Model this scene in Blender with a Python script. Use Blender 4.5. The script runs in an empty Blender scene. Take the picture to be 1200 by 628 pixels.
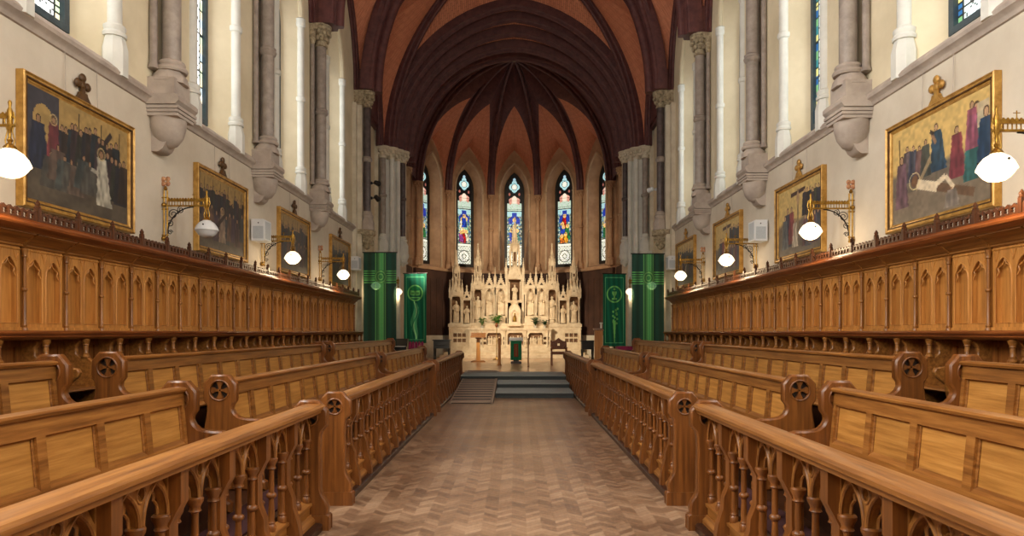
import bpy, bmesh, math, random
import numpy as np
from mathutils import Vector
from mathutils.geometry import tessellate_polygon
random.seed(7)
C = bpy.context.scene.collection
PI = math.pi
CAMX = 0.05

# ------------------------------------------------------------------ helpers
class MB:
    """collects shapes, built later as ONE mesh"""
    def __init__(self):
        self.v = []; self.f = []; self.m = []; self.uv = {}
    def add(self, vs, fs, mi=0):
        b = len(self.v)
        self.v += [tuple(p) for p in vs]
        for f in fs:
            self.f.append([i + b for i in f]); self.m.append(mi)
        return b
    def box(self, x0, x1, y0, y1, z0, z1, mi=0):
        vs = [(x, y, z) for x in (x0, x1) for y in (y0, y1) for z in (z0, z1)]
        self.add(vs, [(0,1,3,2),(4,6,7,5),(0,4,5,1),(2,3,7,6),(0,2,6,4),(1,5,7,3)], mi)
    def plate(self, outer, holes, fm, t0, t1, mi=0):
        loops = [outer] + list(holes)
        tris = tessellate_polygon([[Vector((p[0], p[1], 0)) for p in l] for l in loops])
        flat = [p for l in loops for p in l]; n = len(flat)
        vs = [fm(p[0], p[1], t0) for p in flat] + [fm(p[0], p[1], t1) for p in flat]
        fs = [tuple(t) for t in tris] + [tuple(i + n for i in reversed(t)) for t in tris]
        o = 0
        for l in loops:
            k = len(l)
            for i in range(k):
                j = (i + 1) % k
                fs.append((o+i, o+j, o+j+n, o+i+n))
            o += k
        self.add(vs, fs, mi)
    def lathe(self, prof, c=(0,0,0), seg=12, mi=0, axis='z', sx=1, sy=1, rot=0):
        vs = []; fs = []
        for r, z in prof:
            for k in range(seg):
                a = 2*PI*k/seg + rot
                x, y = r*math.cos(a)*sx, r*math.sin(a)*sy
                p = (x, y, z) if axis == 'z' else ((z, x, y) if axis == 'x' else (x, z, y))
                vs.append((c[0]+p[0], c[1]+p[1], c[2]+p[2]))
        for i in range(len(prof)-1):
            for k in range(seg):
                k2 = (k+1) % seg
                fs.append((i*seg+k, i*seg+k2, (i+1)*seg+k2, (i+1)*seg+k))
        fs.append(tuple(range(seg)))
        fs.append(tuple((len(prof)-1)*seg + k for k in range(seg)))
        self.add(vs, fs, mi)
    def ball(self, c, r, sx=1, sy=1, sz=1, mi=0, seg=10, n=7):
        prof = [(max(r*math.sin(PI*i/n), r*.02), -r*sz*math.cos(PI*i/n)) for i in range(n+1)]
        self.lathe(prof, c, seg, mi, 'z', sx, sy)
    def tube(self, pts, r, seg=6, mi=0, closed=False):
        pts = [Vector(p) for p in pts]; n = len(pts)
        rs = r if isinstance(r, (list, tuple)) else [r]*n
        vs = []; fs = []; ref = None
        for i, p in enumerate(pts):
            a = pts[(i-1) % n] if (i > 0 or closed) else p
            b = pts[(i+1) % n] if (i < n-1 or closed) else p
            t = (b-a)
            t = t.normalized() if t.length > 1e-9 else Vector((0,0,1))
            if ref is None:
                ref = Vector((0,0,1)) if abs(t.z) < .9 else Vector((1,0,0))
            s = t.cross(ref)
            if s.length < 1e-5: s = t.cross(Vector((0.3,1,.2)))
            s.normalize(); q = s.cross(t).normalized(); ref = q
            for k in range(seg):
                an = 2*PI*k/seg
                vs.append(p + s*math.cos(an)*rs[i] + q*math.sin(an)*rs[i])
        for i in range(n if closed else n-1):
            j = (i+1) % n
            for k in range(seg):
                k2 = (k+1) % seg
                fs.append((i*seg+k, i*seg+k2, j*seg+k2, j*seg+k))
        if not closed:
            fs.append(tuple(range(seg))); fs.append(tuple((n-1)*seg+k for k in range(seg)))
        self.add(vs, fs, mi)
    def sweep(self, prof, path, side, mi=0, flip=1):
        """profile (p along side, q along inner normal) swept along path; side is a constant horizontal vector"""
        path = [Vector(p) for p in path]; b = Vector(side).normalized(); n = len(path); k = len(prof)
        vs = []; fs = []
        for i, p in enumerate(path):
            t = (path[min(i+1, n-1)] - path[max(i-1, 0)]).normalized()
            nn = b.cross(t).normalized()*flip
            for (u, q) in prof: vs.append(p + b*u + nn*q)
        for i in range(n-1):
            for j in range(k):
                j2 = (j+1) % k
                fs.append((i*k+j, i*k+j2, (i+1)*k+j2, (i+1)*k+j))
        fs.append(tuple(range(k))); fs.append(tuple((n-1)*k+j for j in range(k)))
        self.add(vs, fs, mi)
    def strip(self, A, B, closed=True, mi=0):
        n = len(A); vs = list(A)+list(B)
        fs = [(i, (i+1) % n, (i+1) % n + n, i+n) for i in range(n if closed else n-1)]
        self.add(vs, fs, mi)
    def mesh(self, name, mats, off=(0,0,0), smooth=38, normals=True):
        me = bpy.data.meshes.new(name)
        ox, oy, oz = off
        me.from_pydata([(x-ox, y-oy, z-oz) for x, y, z in self.v], [], self.f)
        if not isinstance(mats, (list, tuple)): mats = [mats]
        for m in mats: me.materials.append(m)
        me.polygons.foreach_set('material_index', self.m)
        if normals:
            bm = bmesh.new(); bm.from_mesh(me)
            bmesh.ops.recalc_face_normals(bm, faces=bm.faces[:])
            bm.to_mesh(me); bm.free()
        if smooth:
            me.polygons.foreach_set('use_smooth', [True]*len(me.polygons))
            me.set_sharp_from_angle(angle=math.radians(smooth))
        me.update()
        return me
    def bounds(self):
        a = np.array(self.v); return a.min(0), a.max(0)

def wloc(o):
    l = Vector((0,0,0))
    while o is not None:
        l = l + o.location; o = o.parent
    return l
def root(name, loc, label, cat, group=None):
    o = bpy.data.objects.new(name, None); o.empty_display_size = .1
    C.objects.link(o); o.location = loc
    tag(o, label, cat, group); return o
def tag(o, label, cat, group=None):
    o['label'] = label; o['category'] = cat
    if group: o['group'] = group
    return o
def link(name, me, parent=None, loc=(0,0,0)):
    o = bpy.data.objects.new(name, me); C.objects.link(o)
    if parent is not None: o.parent = parent
    o.location = loc
    return o
def part(name, mb, mats, parent, **k):
    """mb in WORLD coordinates -> child of parent"""
    return link(name, mb.mesh(name, mats, wloc(parent), **k), parent)
def single(name, mb, mats, label, cat, group=None, **k):
    lo, hi = mb.bounds(); c = ((lo[0]+hi[0])/2, (lo[1]+hi[1])/2, lo[2])
    return tag(link(name, mb.mesh(name, mats, c, **k), None, c), label, cat, group)
def struct(name, mb, mats, parent=None, **k):
    if parent is None:
        o = link(name, mb.mesh(name, mats, **k)); o['kind'] = 'structure'; return o
    return part(name, mb, mats, parent, **k)

def arc(a, h, n=10):
    """half of a pointed arch: (x from a to 0, z from 0 to h)"""
    if h >= a:
        R = (a*a + h*h)/(2*a); th = math.acos(max(-1, min(1, (R-a)/R)))
        return [(a - R + R*math.cos(th*i/n), R*math.sin(th*i/n)) for i in range(n+1)]
    return [(a*math.cos(PI/2*i/n), h*math.sin(PI/2*i/n)) for i in range(n+1)]
def lancet(c, a, z0, zs, h, n=10):
    ar = arc(a, h, n)
    r = [(c+x, zs+z) for x, z in ar]; l = [(c-x, zs+z) for x, z in reversed(ar[:-1])]
    return [(c-a, z0), (c+a, z0)] + r + l
def circle(cx, cz, r, n=16, ph=0):
    return [(cx + r*math.cos(2*PI*i/n+ph), cz + r*math.sin(2*PI*i/n+ph)) for i in range(n)]
def foil(cx, cz, r, k=4, n=6, ph=0):
    """k-lobed opening"""
    pts = []; d = r*.52; rr = r*.50
    for j in range(k):
        an = 2*PI*j/k + ph
        for i in range(n):
            b = an - PI*.5 - .12 + (PI+.24)*i/(n-1)
            pts.append((cx + d*math.cos(an) + rr*math.cos(b), cz + d*math.sin(an) + rr*math.sin(b)))
    return pts
def half(p0, p1, n=16):
    """half rib from springing p0 to crown p1"""
    p0 = Vector(p0); p1 = Vector(p1)
    hz = Vector((p1.x-p0.x, p1.y-p0.y, 0)); a = hz.length; h = p1.z - p0.z
    out = []
    for x, z in arc(a, h, n):
        f = 1 - x/a
        out.append(Vector((p0.x + hz.x*f, p0.y + hz.y*f, p0.z + z)))
    return out

# ------------------------------------------------------------------ materials
def lin(c):
    return tuple(((x/12.92) if x <= .04045 else ((x+.055)/1.055)**2.4) for x in c)
def rgb(r, g, b): return lin((r/255, g/255, b/255)) + (1,)
def newmat(name):
    m = bpy.data.materials.new(name); m.use_nodes = True
    nt = m.node_tree; b = nt.nodes['Principled BSDF']; return m, nt, b
def mixed(name, c1, c2, scale=3, rough=.7, stretch=(1,1,1), bump=.0, detail=5, c3=None, rnd=.0, spec=.5, metal=0, bscale=None):
    m, nt, b = newmat(name); N = nt.nodes; L = nt.links
    g = N.new('ShaderNodeNewGeometry'); mp = N.new('ShaderNodeMapping'); mp.inputs['Scale'].default_value = stretch
    L.new(g.outputs['Position'], mp.inputs['Vector'])
    no = N.new('ShaderNodeTexNoise'); no.inputs['Scale'].default_value = scale; no.inputs['Detail'].default_value = detail
    no.inputs['Roughness'].default_value = .62
    L.new(mp.outputs[0], no.inputs['Vector'])
    r = N.new('ShaderNodeValToRGB'); e = r.color_ramp.elements
    e[0].position = .32; e[0].color = c1; e[1].position = .68; e[1].color = c2
    if c3 is not None:
        q = e.new(.5); q.color = c3
    L.new(no.outputs['Fac'], r.inputs['Fac'])
    col = r.outputs['Color']
    if rnd:
        oi = N.new('ShaderNodeObjectInfo'); mr = N.new('ShaderNodeMapRange')
        mr.inputs['To Min'].default_value = 1-rnd; mr.inputs['To Max'].default_value = 1+rnd
        L.new(oi.outputs['Random'], mr.inputs['Value'])
        mx = N.new('ShaderNodeVectorMath'); mx.operation = 'SCALE'
        L.new(col, mx.inputs[0]); L.new(mr.outputs[0], mx.inputs['Scale']); col = mx.outputs[0]
    L.new(col, b.inputs['Base Color'])
    b.inputs['Roughness'].default_value = rough; b.inputs['Metallic'].default_value = metal
    b.inputs['Specular IOR Level'].default_value = spec
    if bump:
        bp = N.new('ShaderNodeBump'); bp.inputs['Strength'].default_value = bump; bp.inputs['Distance'].default_value = .02
        if bscale:
            n2 = N.new('ShaderNodeTexNoise'); n2.inputs['Scale'].default_value = bscale; n2.inputs['Detail'].default_value = 4
            L.new(mp.outputs[0], n2.inputs['Vector']); L.new(n2.outputs['Fac'], bp.inputs['Height'])
        else: L.new(no.outputs['Fac'], bp.inputs['Height'])
        L.new(bp.outputs[0], b.inputs['Normal'])
    return m
def wood(name, c1, c2, axis, rough=.38, rnd=.12, c3=None):
    st = {'x': (1.0,22,22), 'y': (22,1.0,22), 'z': (22,22,1.0)}[axis]
    return mixed(name, c1, c2, 1.6, rough, st, .03, 6, c3, rnd)
def attr_mat(name, rough=.7, emit=0, transp=0, transl=0):
    m, nt, b = newmat(name); N = nt.nodes; L = nt.links
    a = N.new('ShaderNodeAttribute'); a.attribute_name = 'paint'
    L.new(a.outputs['Color'], b.inputs['Base Color']); b.inputs['Roughness'].default_value = rough
    if emit:
        L.new(a.outputs['Color'], b.inputs['Emission Color']); b.inputs['Emission Strength'].default_value = emit
    if transp or transl:
        o = N['Material Output']; tr = N.new('ShaderNodeBsdfTransparent'); tl = N.new('ShaderNodeBsdfTranslucent')
        L.new(a.outputs['Color'], tl.inputs['Color'])
        m1 = N.new('ShaderNodeMixShader'); m1.inputs[0].default_value = transl
        L.new(b.outputs[0], m1.inputs[1]); L.new(tl.outputs[0], m1.inputs[2])
        m2 = N.new('ShaderNodeMixShader'); m2.inputs[0].default_value = transp
        L.new(m1.outputs[0], m2.inputs[1]); L.new(tr.outputs[0], m2.inputs[2])
        tr.inputs['Color'].default_value = (.35,.75,.5,1)
        L.new(m2.outputs[0], o.inputs['Surface'])
    return m
def glow(name, col, st):
    m, nt, b = newmat(name); b.inputs['Base Color'].default_value = col
    b.inputs['Emission Color'].default_value = col; b.inputs['Emission Strength'].default_value = st
    return m

OAK_A, OAK_B, OAK_C = rgb(106,64,24), rgb(164,112,54), rgb(138,88,38)
oak_y = wood('oak_along', OAK_A, OAK_B, 'y', c3=OAK_C)
oak_z = wood('oak_upright', OAK_A, OAK_B, 'z', c3=OAK_C)
oak_end = wood('oak_pew_end', rgb(92,52,19), rgb(138,84,36), 'z', .34, .10, rgb(116,68,27))
oak_crest = wood('oak_cresting', rgb(50,26,12), rgb(98,56,28), 'z', .4, .06)
oak_x = wood('oak_across', OAK_A, OAK_B, 'x', c3=OAK_C)
oak_panel = wood('oak_panel', rgb(152,102,44), rgb(198,144,74), 'y', .42, .08, rgb(178,124,58))
oak_panel_z = wood('oak_panel_upright', rgb(150,98,42), rgb(200,142,72), 'z', .42, .08, rgb(178,120,56))
oak_red = wood('oak_red', rgb(88,44,18), rgb(152,88,42), 'y', .32, .05, rgb(120,64,28))
oak_dark_and_shade = wood('oak_dark_and_shade', rgb(28,14,7), rgb(66,36,18), 'z', .35, .1)  # dark oak, deepened to carry the shade behind the desk fronts
oak_black = mixed('dark_recess_wood', rgb(22,12,7), rgb(40,22,12), 6, .5)
plaster = mixed('cream_plaster', rgb(196,186,168), rgb(212,203,186), 1.3, .85, bump=.04, bscale=30)
plaster_up = mixed('pale_cream_plaster', rgb(206,194,164), rgb(230,219,190), .8, .85, bump=.03, bscale=25)
stone_grey = mixed('grey_stone', rgb(160,148,138), rgb(190,178,166), 3, .8, bump=.08, bscale=40)
stone_white = mixed('white_painted_stone', rgb(206,207,200), rgb(224,225,218), 3, .6)
stone_cream = mixed('cream_stone', rgb(200,190,168), rgb(224,216,196), 3, .75, bump=.05, bscale=40)
stone_carved = mixed('carved_stone', rgb(120,106,84), rgb(196,182,152), 14, .8, bump=.5, bscale=30)
shaft_grey = mixed('grey_marble', rgb(134,124,116), rgb(168,157,147), 6, .4)
shaft_dark = mixed('dark_marble', rgb(62,52,52), rgb(96,84,82), 6, .35)
stone_tan = mixed('apse_stone', rgb(164,126,94), rgb(196,158,122), 2, .8, bump=.05, bscale=40)
stone_tan_light = mixed('apse_moulding_stone', rgb(186,156,122), rgb(210,182,148), 3, .8)
apse_dark = mixed('brown_apse_wall', rgb(62,40,30), rgb(84,56,42), 1.5, .7)
rib_stone = mixed('maroon_rib_stone', rgb(74,38,40), rgb(106,62,58), 5, .55, bump=.1, bscale=30)
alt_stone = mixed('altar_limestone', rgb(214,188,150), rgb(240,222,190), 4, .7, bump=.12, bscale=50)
alt_shadow = mixed('altar_stone_in_shade', rgb(112,80,54), rgb(146,110,78), 4, .8)  # same limestone darkened, niche and recess shade put into the colour
iron_gold = mixed('gilt_iron', rgb(122,88,34), rgb(186,146,66), 20, .35, metal=.85)
iron_dark = mixed('dark_iron', rgb(24,22,22), rgb(44,40,38), 12, .5, metal=.4)
gilt = mixed('gilt_frame', rgb(150,108,44), rgb(204,160,84), 9, .42, metal=.35)
gilt_dark = mixed('gilt_frame_hollow', rgb(70,48,22), rgb(96,66,32), 9, .5)
black = mixed('black_paint', rgb(14,14,15), rgb(24,24,25), 9, .45)
white_plastic = mixed('white_plastic', rgb(214,218,220), rgb(226,230,232), 3, .4)
grey_mesh = mixed('grey_speaker_mesh', rgb(176,184,190), rgb(194,202,206), 60, .6)
carpet_grey = mixed('grey_carpet', rgb(134,142,142), rgb(158,164,162), 90, .95, bump=.3)
carpet_dark = mixed('dark_step_carpet', rgb(66,72,74), rgb(86,92,92), 90, .95, bump=.3)
carpet_red = mixed('red_carpet', rgb(44,12,16), rgb(62,18,24), 60, .95)  # red darkened to stand for the shade behind the desk openings
ramp_wood = wood('ramp_boards', rgb(138,118,102), rgb(170,150,132), 'x', .5, .02)
magenta = mixed('magenta_cloth', rgb(112,18,62), rgb(150,34,86), 20, .8)
frame_blue = mixed('blue_grey_window_frame', rgb(44,60,72), rgb(62,80,92), 8, .5)
frame_dark = mixed('dark_window_frame', rgb(20,18,16), rgb(34,30,26), 8, .5)
leaf = mixed('leaf_green', rgb(40,84,30), rgb(104,150,62), 20, .5)
leaf_dark = mixed('dark_leaf_green', rgb(20,44,24), rgb(52,84,44), 20, .5)
pot = mixed('pale_pot', rgb(196,190,176), rgb(214,208,194), 10, .5)
globe_mat = glow('opal_glass', rgb(255,238,206), 1.5)
globe_off = mixed('opal_glass_unlit', rgb(206,214,220), rgb(228,232,234), 4, .2)
green_cloth = mixed('green_cloth', rgb(14,104,68), rgb(26,138,92), 12, .8)
brass = mixed('brass', rgb(150,110,46), rgb(196,156,80), 8, .3, metal=.8)
canvas = attr_mat('painted_canvas', .45)
glass_apse = attr_mat('stained_glass', .3, 1.0)
glass_nave = attr_mat('leaded_glass', .3, 1.6)
banner_sheer = attr_mat('sheer_green_cloth', .8, 0, .14, .3)
banner_mat = attr_mat('green_banner_cloth', .8, 0, .0, .25)

def brick_mat():
    m, nt, b = newmat('red_brick_vault'); N = nt.nodes; L = nt.links
    uv = N.new('ShaderNodeUVMap'); uv.uv_map = 'UVMap'
    br = N.new('ShaderNodeTexBrick'); br.inputs['Scale'].default_value = 1
    br.inputs['Brick Width'].default_value = .24; br.inputs['Row Height'].default_value = .085
    br.inputs['Mortar Size'].default_value = .006
    br.inputs['Color1'].default_value = rgb(226,150,112); br.inputs['Color2'].default_value = rgb(206,128,94)
    br.inputs['Mortar'].default_value = rgb(158,96,72)
    L.new(uv.outputs[0], br.inputs['Vector'])
    no = N.new('ShaderNodeTexNoise'); no.inputs['Scale'].default_value = 1.2; no.inputs['Detail'].default_value = 5
    mx = N.new('ShaderNodeMix'); mx.data_type = 'RGBA'; mx.blend_type = 'MULTIPLY'; mx.inputs[0].default_value = .12
    g = N.new('ShaderNodeNewGeometry'); L.new(g.outputs['Position'], no.inputs['Vector'])
    L.new(br.outputs['Color'], mx.inputs[6]); L.new(no.outputs['Fac'], mx.inputs[7])
    L.new(mx.outputs[2], b.inputs['Base Color']); b.inputs['Roughness'].default_value = .75
    return m
brick = brick_mat()

def floor_mat():
    """herringbone wood blocks from world position"""
    m, nt, b = newmat('herringbone_floor'); N = nt.nodes; L = nt.links
    def M(op, a, bb=None, c=None):
        n = N.new('ShaderNodeMath'); n.operation = op
        for i, x in enumerate((a, bb, c)):
            if x is None: continue
            if isinstance(x, (int, float)): n.inputs[i].default_value = x
            else: L.new(x, n.inputs[i])
        return n.outputs[0]
    g = N.new('ShaderNodeNewGeometry'); sp = N.new('ShaderNodeSeparateXYZ'); L.new(g.outputs['Position'], sp.inputs[0])
    w = .115; hgt = .075
    u = M('DIVIDE', M('ADD', sp.outputs[0], 40), w); col = M('FLOOR', u)
    tri = M('PINGPONG', u, 1.0)
    vv = M('DIVIDE', M('ADD', M('ADD', sp.outputs[1], 40), M('MULTIPLY', tri, w*.9)), hgt)
    row = M('FLOOR', vv)
    cmb = N.new('ShaderNodeCombineXYZ'); L.new(col, cmb.inputs[0]); L.new(row, cmb.inputs[1])
    wn = N.new('ShaderNodeTexWhiteNoise'); wn.noise_dimensions = '2D'; L.new(cmb.outputs[0], wn.inputs['Vector'])
    par = M('MODULO', col, 2)  # alternate columns toned to imitate how the two block directions reflect
    no = N.new('ShaderNodeTexNoise'); no.inputs['Scale'].default_value = .9; no.inputs['Detail'].default_value = 4
    L.new(g.outputs['Position'], no.inputs['Vector'])
    mp = N.new('ShaderNodeMapping'); mp.inputs['Scale'].default_value = (30, 6, 1); L.new(g.outputs['Position'], mp.inputs['Vector'])
    n2 = N.new('ShaderNodeTexNoise'); n2.inputs['Scale'].default_value = 1.5; n2.inputs['Detail'].default_value = 5; L.new(mp.outputs[0], n2.inputs['Vector'])
    f = M('ADD', M('ADD', M('MULTIPLY', wn.outputs['Value'], .28), M('MULTIPLY', par, .06)), M('ADD', M('MULTIPLY', no.outputs['Fac'], .55), M('MULTIPLY', n2.outputs['Fac'], .18)))
    r = N.new('ShaderNodeValToRGB'); e = r.color_ramp.elements
    e[0].position = .22; e[0].color = rgb(92,68,52); e[1].position = .92; e[1].color = rgb(192,162,132)
    q = e.new(.55); q.color = rgb(146,116,90)
    L.new(f, r.inputs['Fac'])
    fr = M('FRACT', vv); ln = M('LESS_THAN', fr, .07)
    mx = N.new('ShaderNodeMix'); mx.data_type = 'RGBA'; L.new(M('MULTIPLY', ln, .5), mx.inputs[0])
    L.new(r.outputs[0], mx.inputs[6]); mx.inputs[7].default_value = rgb(66,42,26)
    L.new(mx.outputs[2], b.inputs['Base Color'])
    b.inputs['Roughness'].default_value = .36
    rr = M('ADD', M('MULTIPLY', wn.outputs['Value'], .14), .30); L.new(rr, b.inputs['Roughness'])
    return m
parquet = floor_mat()
sanct_floor = wood('sanctuary_floor', rgb(178,138,102), rgb(212,174,136), 'x', .22, .0)

# painted grids (pigment / coloured glass laid on a fine mesh)
def painted(name, mat, nu, nv, fm, cols, parent, mb2=None):
    """cols: (nv,nu,3) sRGB 0..1 per face cell; fm(u,v)->world"""
    vs = [fm(i/nu, j/nv) for j in range(nv+1) for i in range(nu+1)]
    fs = [(j*(nu+1)+i, j*(nu+1)+i+1, (j+1)*(nu+1)+i+1, (j+1)*(nu+1)+i) for j in range(nv) for i in range(nu)]
    return vs, fs, cols.reshape(-1, 3)
def painted_mesh(name, mat, vs, fs, cols, off):
    me = bpy.data.meshes.new(name)
    me.from_pydata([(v[0]-off[0], v[1]-off[1], v[2]-off[2]) for v in vs], [], fs); me.materials.append(mat)
    at = me.color_attributes.new('paint', 'FLOAT_COLOR', 'CORNER')
    c = np.clip(np.asarray(cols, float), 0, 1); c = np.where(c <= .04045, c/12.92, ((c+.055)/1.055)**2.4)
    nl = [len(f) for f in fs]
    c = np.repeat(c, nl, axis=0); c = np.hstack([c, np.ones((len(c), 1))]).astype(np.float32)
    at.data.foreach_set('color', c.ravel())
    me.update(); return me
def vnoise(nu, nv, fu, fv, rs):
    g = rs.rand(fv+2, fu+2); y = np.linspace(0, fv, nv)[:, None]; x = np.linspace(0, fu, nu)[None, :]
    yi = y.astype(int); xi = x.astype(int); yf = y-yi; xf = x-xi
    yf = yf*yf*(3-2*yf); xf = xf*xf*(3-2*xf)
    return (g[yi, xi]*(1-yf)*(1-xf) + g[yi+1, xi]*yf*(1-xf) + g[yi, xi+1]*(1-yf)*xf + g[yi+1, xi+1]*yf*xf)
# ------------------------------------------------------------------ the building
W = 4.85; ZS = 8.85
def sd(s): return 'left' if s < 0 else 'right'
PIER_Y = {-1: [1.95, 5.62, 9.3, 12.9, 16.45], 1: [1.95, 5.65, 9.4, 13.2, 16.95]}
WIN_Y = {-1: [.2, 3.85, 7.54, 11.16, 14.77, 18.5], 1: [.2, 3.9, 7.62, 11.41, 15.2, 18.95]}
YEND = 23.75; YW = -2.2

mb = MB(); mb.box(-6.5, 6.5, -4, 19.4, -.3, 0); struct('floor', mb, parquet)
mb = MB(); mb.box(-6.5, 6.5, 19.4, 34.5, -.3, .37); mb.box(-1.36, 1.36, 17.95, 19.4, -.2, .369)
struct('floor_sanctuary', mb, sanct_floor)
# raised floors under the pews and stalls
for s in (-1, 1):
    mb = MB()
    mb.box(min(s*1.72, s*W), max(s*1.72, s*W), -2.2, 19.39, 0, .13)
    mb.box(min(s*2.72, s*W), max(s*2.72, s*W), -2.2, 19.38, .13, .33)
    mb.box(min(s*3.72, s*W), max(s*3.72, s*W), -2.2, 19.37, .33, .48)
    struct('floor_platform_'+sd(s), mb, oak_dark_and_shade)  # wood colour darkened for the shade between desks and pews
# chancel steps
mb = MB()
for y0, y1, z in ((15.45, 16.66, .137), (16.66, 17.82, .254), (17.82, 17.95, .37)):
    mb.box(-1.38 if z > .3 else -.4, 1.37, y0+.03, 18.0, z-.14 if z > .2 else 0, z-.02)
st = struct('floor_steps', mb, carpet_dark)
mb = MB()
for y0, y1, z in ((15.45, 16.68, .137), (16.66, 17.84, .254), (17.82, 19.4, .372)):
    mb.box(-1.375 if z > .3 else -.4, 1.365, y0-.02, y1, z-.03, z)
struct('step_carpet', mb, carpet_grey, st)

# ---- nave walls with lancet openings, reveals and glass
HALF = .80; WZ0 = 4.70; WZS = 8.6; WH = 1.62
GH = .44; GZ0 = 5.06; GZS = 8.2; GAP = 1.15; REV = .40
def nave_glass_cols(nu, nv, side, rs):
    c = np.ones((nv, nu, 3))*np.array([.93, .95, .96]) if side < 0 else np.ones((nv, nu, 3))*np.array([.80, .88, .88])
    c *= (.86+.2*vnoise(nu, nv, 10, 60, rs))[..., None]
    I, J = np.meshgrid(np.arange(nu), np.arange(nv))
    u = (I+.5)/nu; h = (J+.5)/nv*4.3
    d1 = np.abs(((u*.9+h*1.0)*5) % 1-.5); d2 = np.abs(((u*.9-h*1.0)*5) % 1-.5)
    lead = (d1 > .455) | (d2 > .455)
    bd = np.minimum(u, 1-u)
    b1 = bd < .13
    k = (h*7).astype(int) % 4
    pal = np.array([[.86,.74,.42],[.55,.68,.40],[.92,.86,.66],[.42,.56,.62]]) if side < 0 else np.array([[.40,.58,.40],[.16,.34,.52],[.75,.72,.45],[.20,.44,.46]])
    c[b1] = pal[k[b1]] if side > 0 else .45*pal[k[b1]]+.5
    c[lead & ~b1] = (.32, .34, .34)
    c[(np.abs(bd-.13) < .02) | (np.abs((h*7) % 1-.5) > .46) & b1] = (.12, .13, .13)
    bars = np.abs(((h+.1) % .62)-.31) < .012
    c[bars] = (.14, .15, .15)
    return c
def glass_pane(name, outl, plane, zr, half_, cols_fn, mat, parent):
    """fill a lancet outline with a fine grid of coloured cells"""
    z0, z1 = zr; nu, nv = cols_fn.shape[1], cols_fn.shape[0]
    ap = max(p[1] for p in outl); right = [p for p in outl if p[0] >= outl_c(outl)-1e-6]
    c = outl_c(outl)
    pr = sorted([(p[1], p[0]-c) for p in right]); zz = [p[0] for p in pr]; ww = [p[1] for p in pr]
    vs = []; 
    for j in range(nv+1):
        z = z0 + (ap-z0)*j/nv; hw = max(0.004, float(np.interp(z, zz, ww)))
        for i in range(nu+1):
            x = half_*(2*i/nu-1); vs.append(plane(c + max(-hw, min(hw, x)), z))
    fs = [(j*(nu+1)+i, j*(nu+1)+i+1, (j+1)*(nu+1)+i+1, (j+1)*(nu+1)+i) for j in range(nv) for i in range(nu)]
    off = wloc(parent)
    return link(name, painted_mesh(name, mat, vs, fs, cols_fn.reshape(-1, 3), off), parent)
def outl_c(o): return (o[0][0]+o[1][0])/2

wn = 0
for s in (-1, 1):
    fm = lambda y, z, t, s=s: (s*t, y, z)
    wys = WIN_Y[s]
    holes = [lancet(c, HALF, WZ0, WZS, WH, 12) for c in wys]
    outer = [(YW, -.1), (YEND, -.1), (YEND, 14.2), (YW, 14.2)]
    mb = MB(); mb.plate(outer, holes, fm, W, W+.02)
    mb.box(min(s*(W+.005), s*(W+.6)), max(s*(W+.005), s*(W+.6)), YW, YEND, -.1, 4.5)
    # back face of the wall round the reveals (keeps daylight out)
    mb.plate(outer, [lancet(c, GH+.06, GZ0-.04, GZS, GAP+.05, 12) for c in wys], fm, W+REV+.001, W+REV+.05)
    struct('wall_'+sd(s), mb, plaster_up)
    mb = MB(); mb.box(min(s*(W-.006), s*W), max(s*(W-.006), s*W), YW, 21.0, 0, 4.55)
    struct('wall_'+sd(s)+'_lower', mb, plaster)
    for c in wys:
        wn += 1
        o = bpy.data.objects.new('window_%d' % wn, None); C.objects.link(o); o.location = (s*W, c, WZ0); o['kind'] = 'structure'
        A = lancet(c, HALF, WZ0, WZS, WH, 12); B = lancet(c, GH+.05, GZ0-.03, GZS, GAP+.05, 12)
        mb = MB(); mb.strip([fm(y, z, W+.0) for y, z in A], [fm(y, z, W+REV) for y, z in B])
        part('reveal', mb, plaster_up, o)
        out = lancet(c, GH+.06, GZ0-.05, GZS, GAP+.06, 12); inn = lancet(c, GH-.03, GZ0+.03, GZS, GAP-.03, 12)
        mb = MB(); mb.plate(out, [inn], fm, W+REV-.05, W+REV+.02)
        part('window_frame', mb, frame_blue, o)
        g = lancet(c, GH, GZ0, GZS, GAP, 12)
        rs = np.random.RandomState(wn)
        glass_pane('pane', g, lambda y, z, s=s: (s*(W+REV+.01), y, z), (GZ0, 9), GH, nave_glass_cols(26, 170, s, rs), glass_nave, o)
        # nook shafts and roll moulding of the rear arch
        for e in (-1, 1):
            yy = c+e*(HALF+.02); uu = W+.01
            mb = MB(); cc = (s*uu, yy, 0)
            mb.lathe([(.15, 4.62), (.15, 4.95), (.115, 5.10)], cc, 8, rot=PI/8)
            mb.lathe([(.135, 5.10), (.14, 5.14), (.12, 5.17), (.13, 5.2), (.13, 5.23), (.085, 5.27), (.085, 6.74), (.11, 6.76), (.115, 6.8), (.11, 6.84), (.085, 6.86),
                      (.085, 8.44), (.105, 8.46), (.115, 8.52), (.105, 8.58), (.12, 8.62), (.075, 8.66)], cc, 14)
            part('shaft', mb, stone_white, o)
        ar = arc(HALF+.02, WH+.02, 14)
        pts = [(s*(W+.01), c+x, WZS+z) for x, z in ar] + [(s*(W+.01), c-x, WZS+z) for x, z in reversed(ar[:-1])]
        mb = MB(); mb.tube(pts, .075, 8); part('arch_moulding', mb, plaster_up, o)
    # string course with sloped sill top
    mb = MB()
    prof = [(0, 4.52), (.03, 4.53), (.04, 4.56), (.05, 4.58), (.10, 4.61), (.11, 4.65), (.085, 4.69), (0, 4.76)]
    mb.plate([(p[0], p[1]) for p in prof], [], lambda a, z, t, s=s: (s*(W-a), t, z), YW, 20.86)
    struct('trim_string_'+sd(s), mb, stone_grey)

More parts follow.
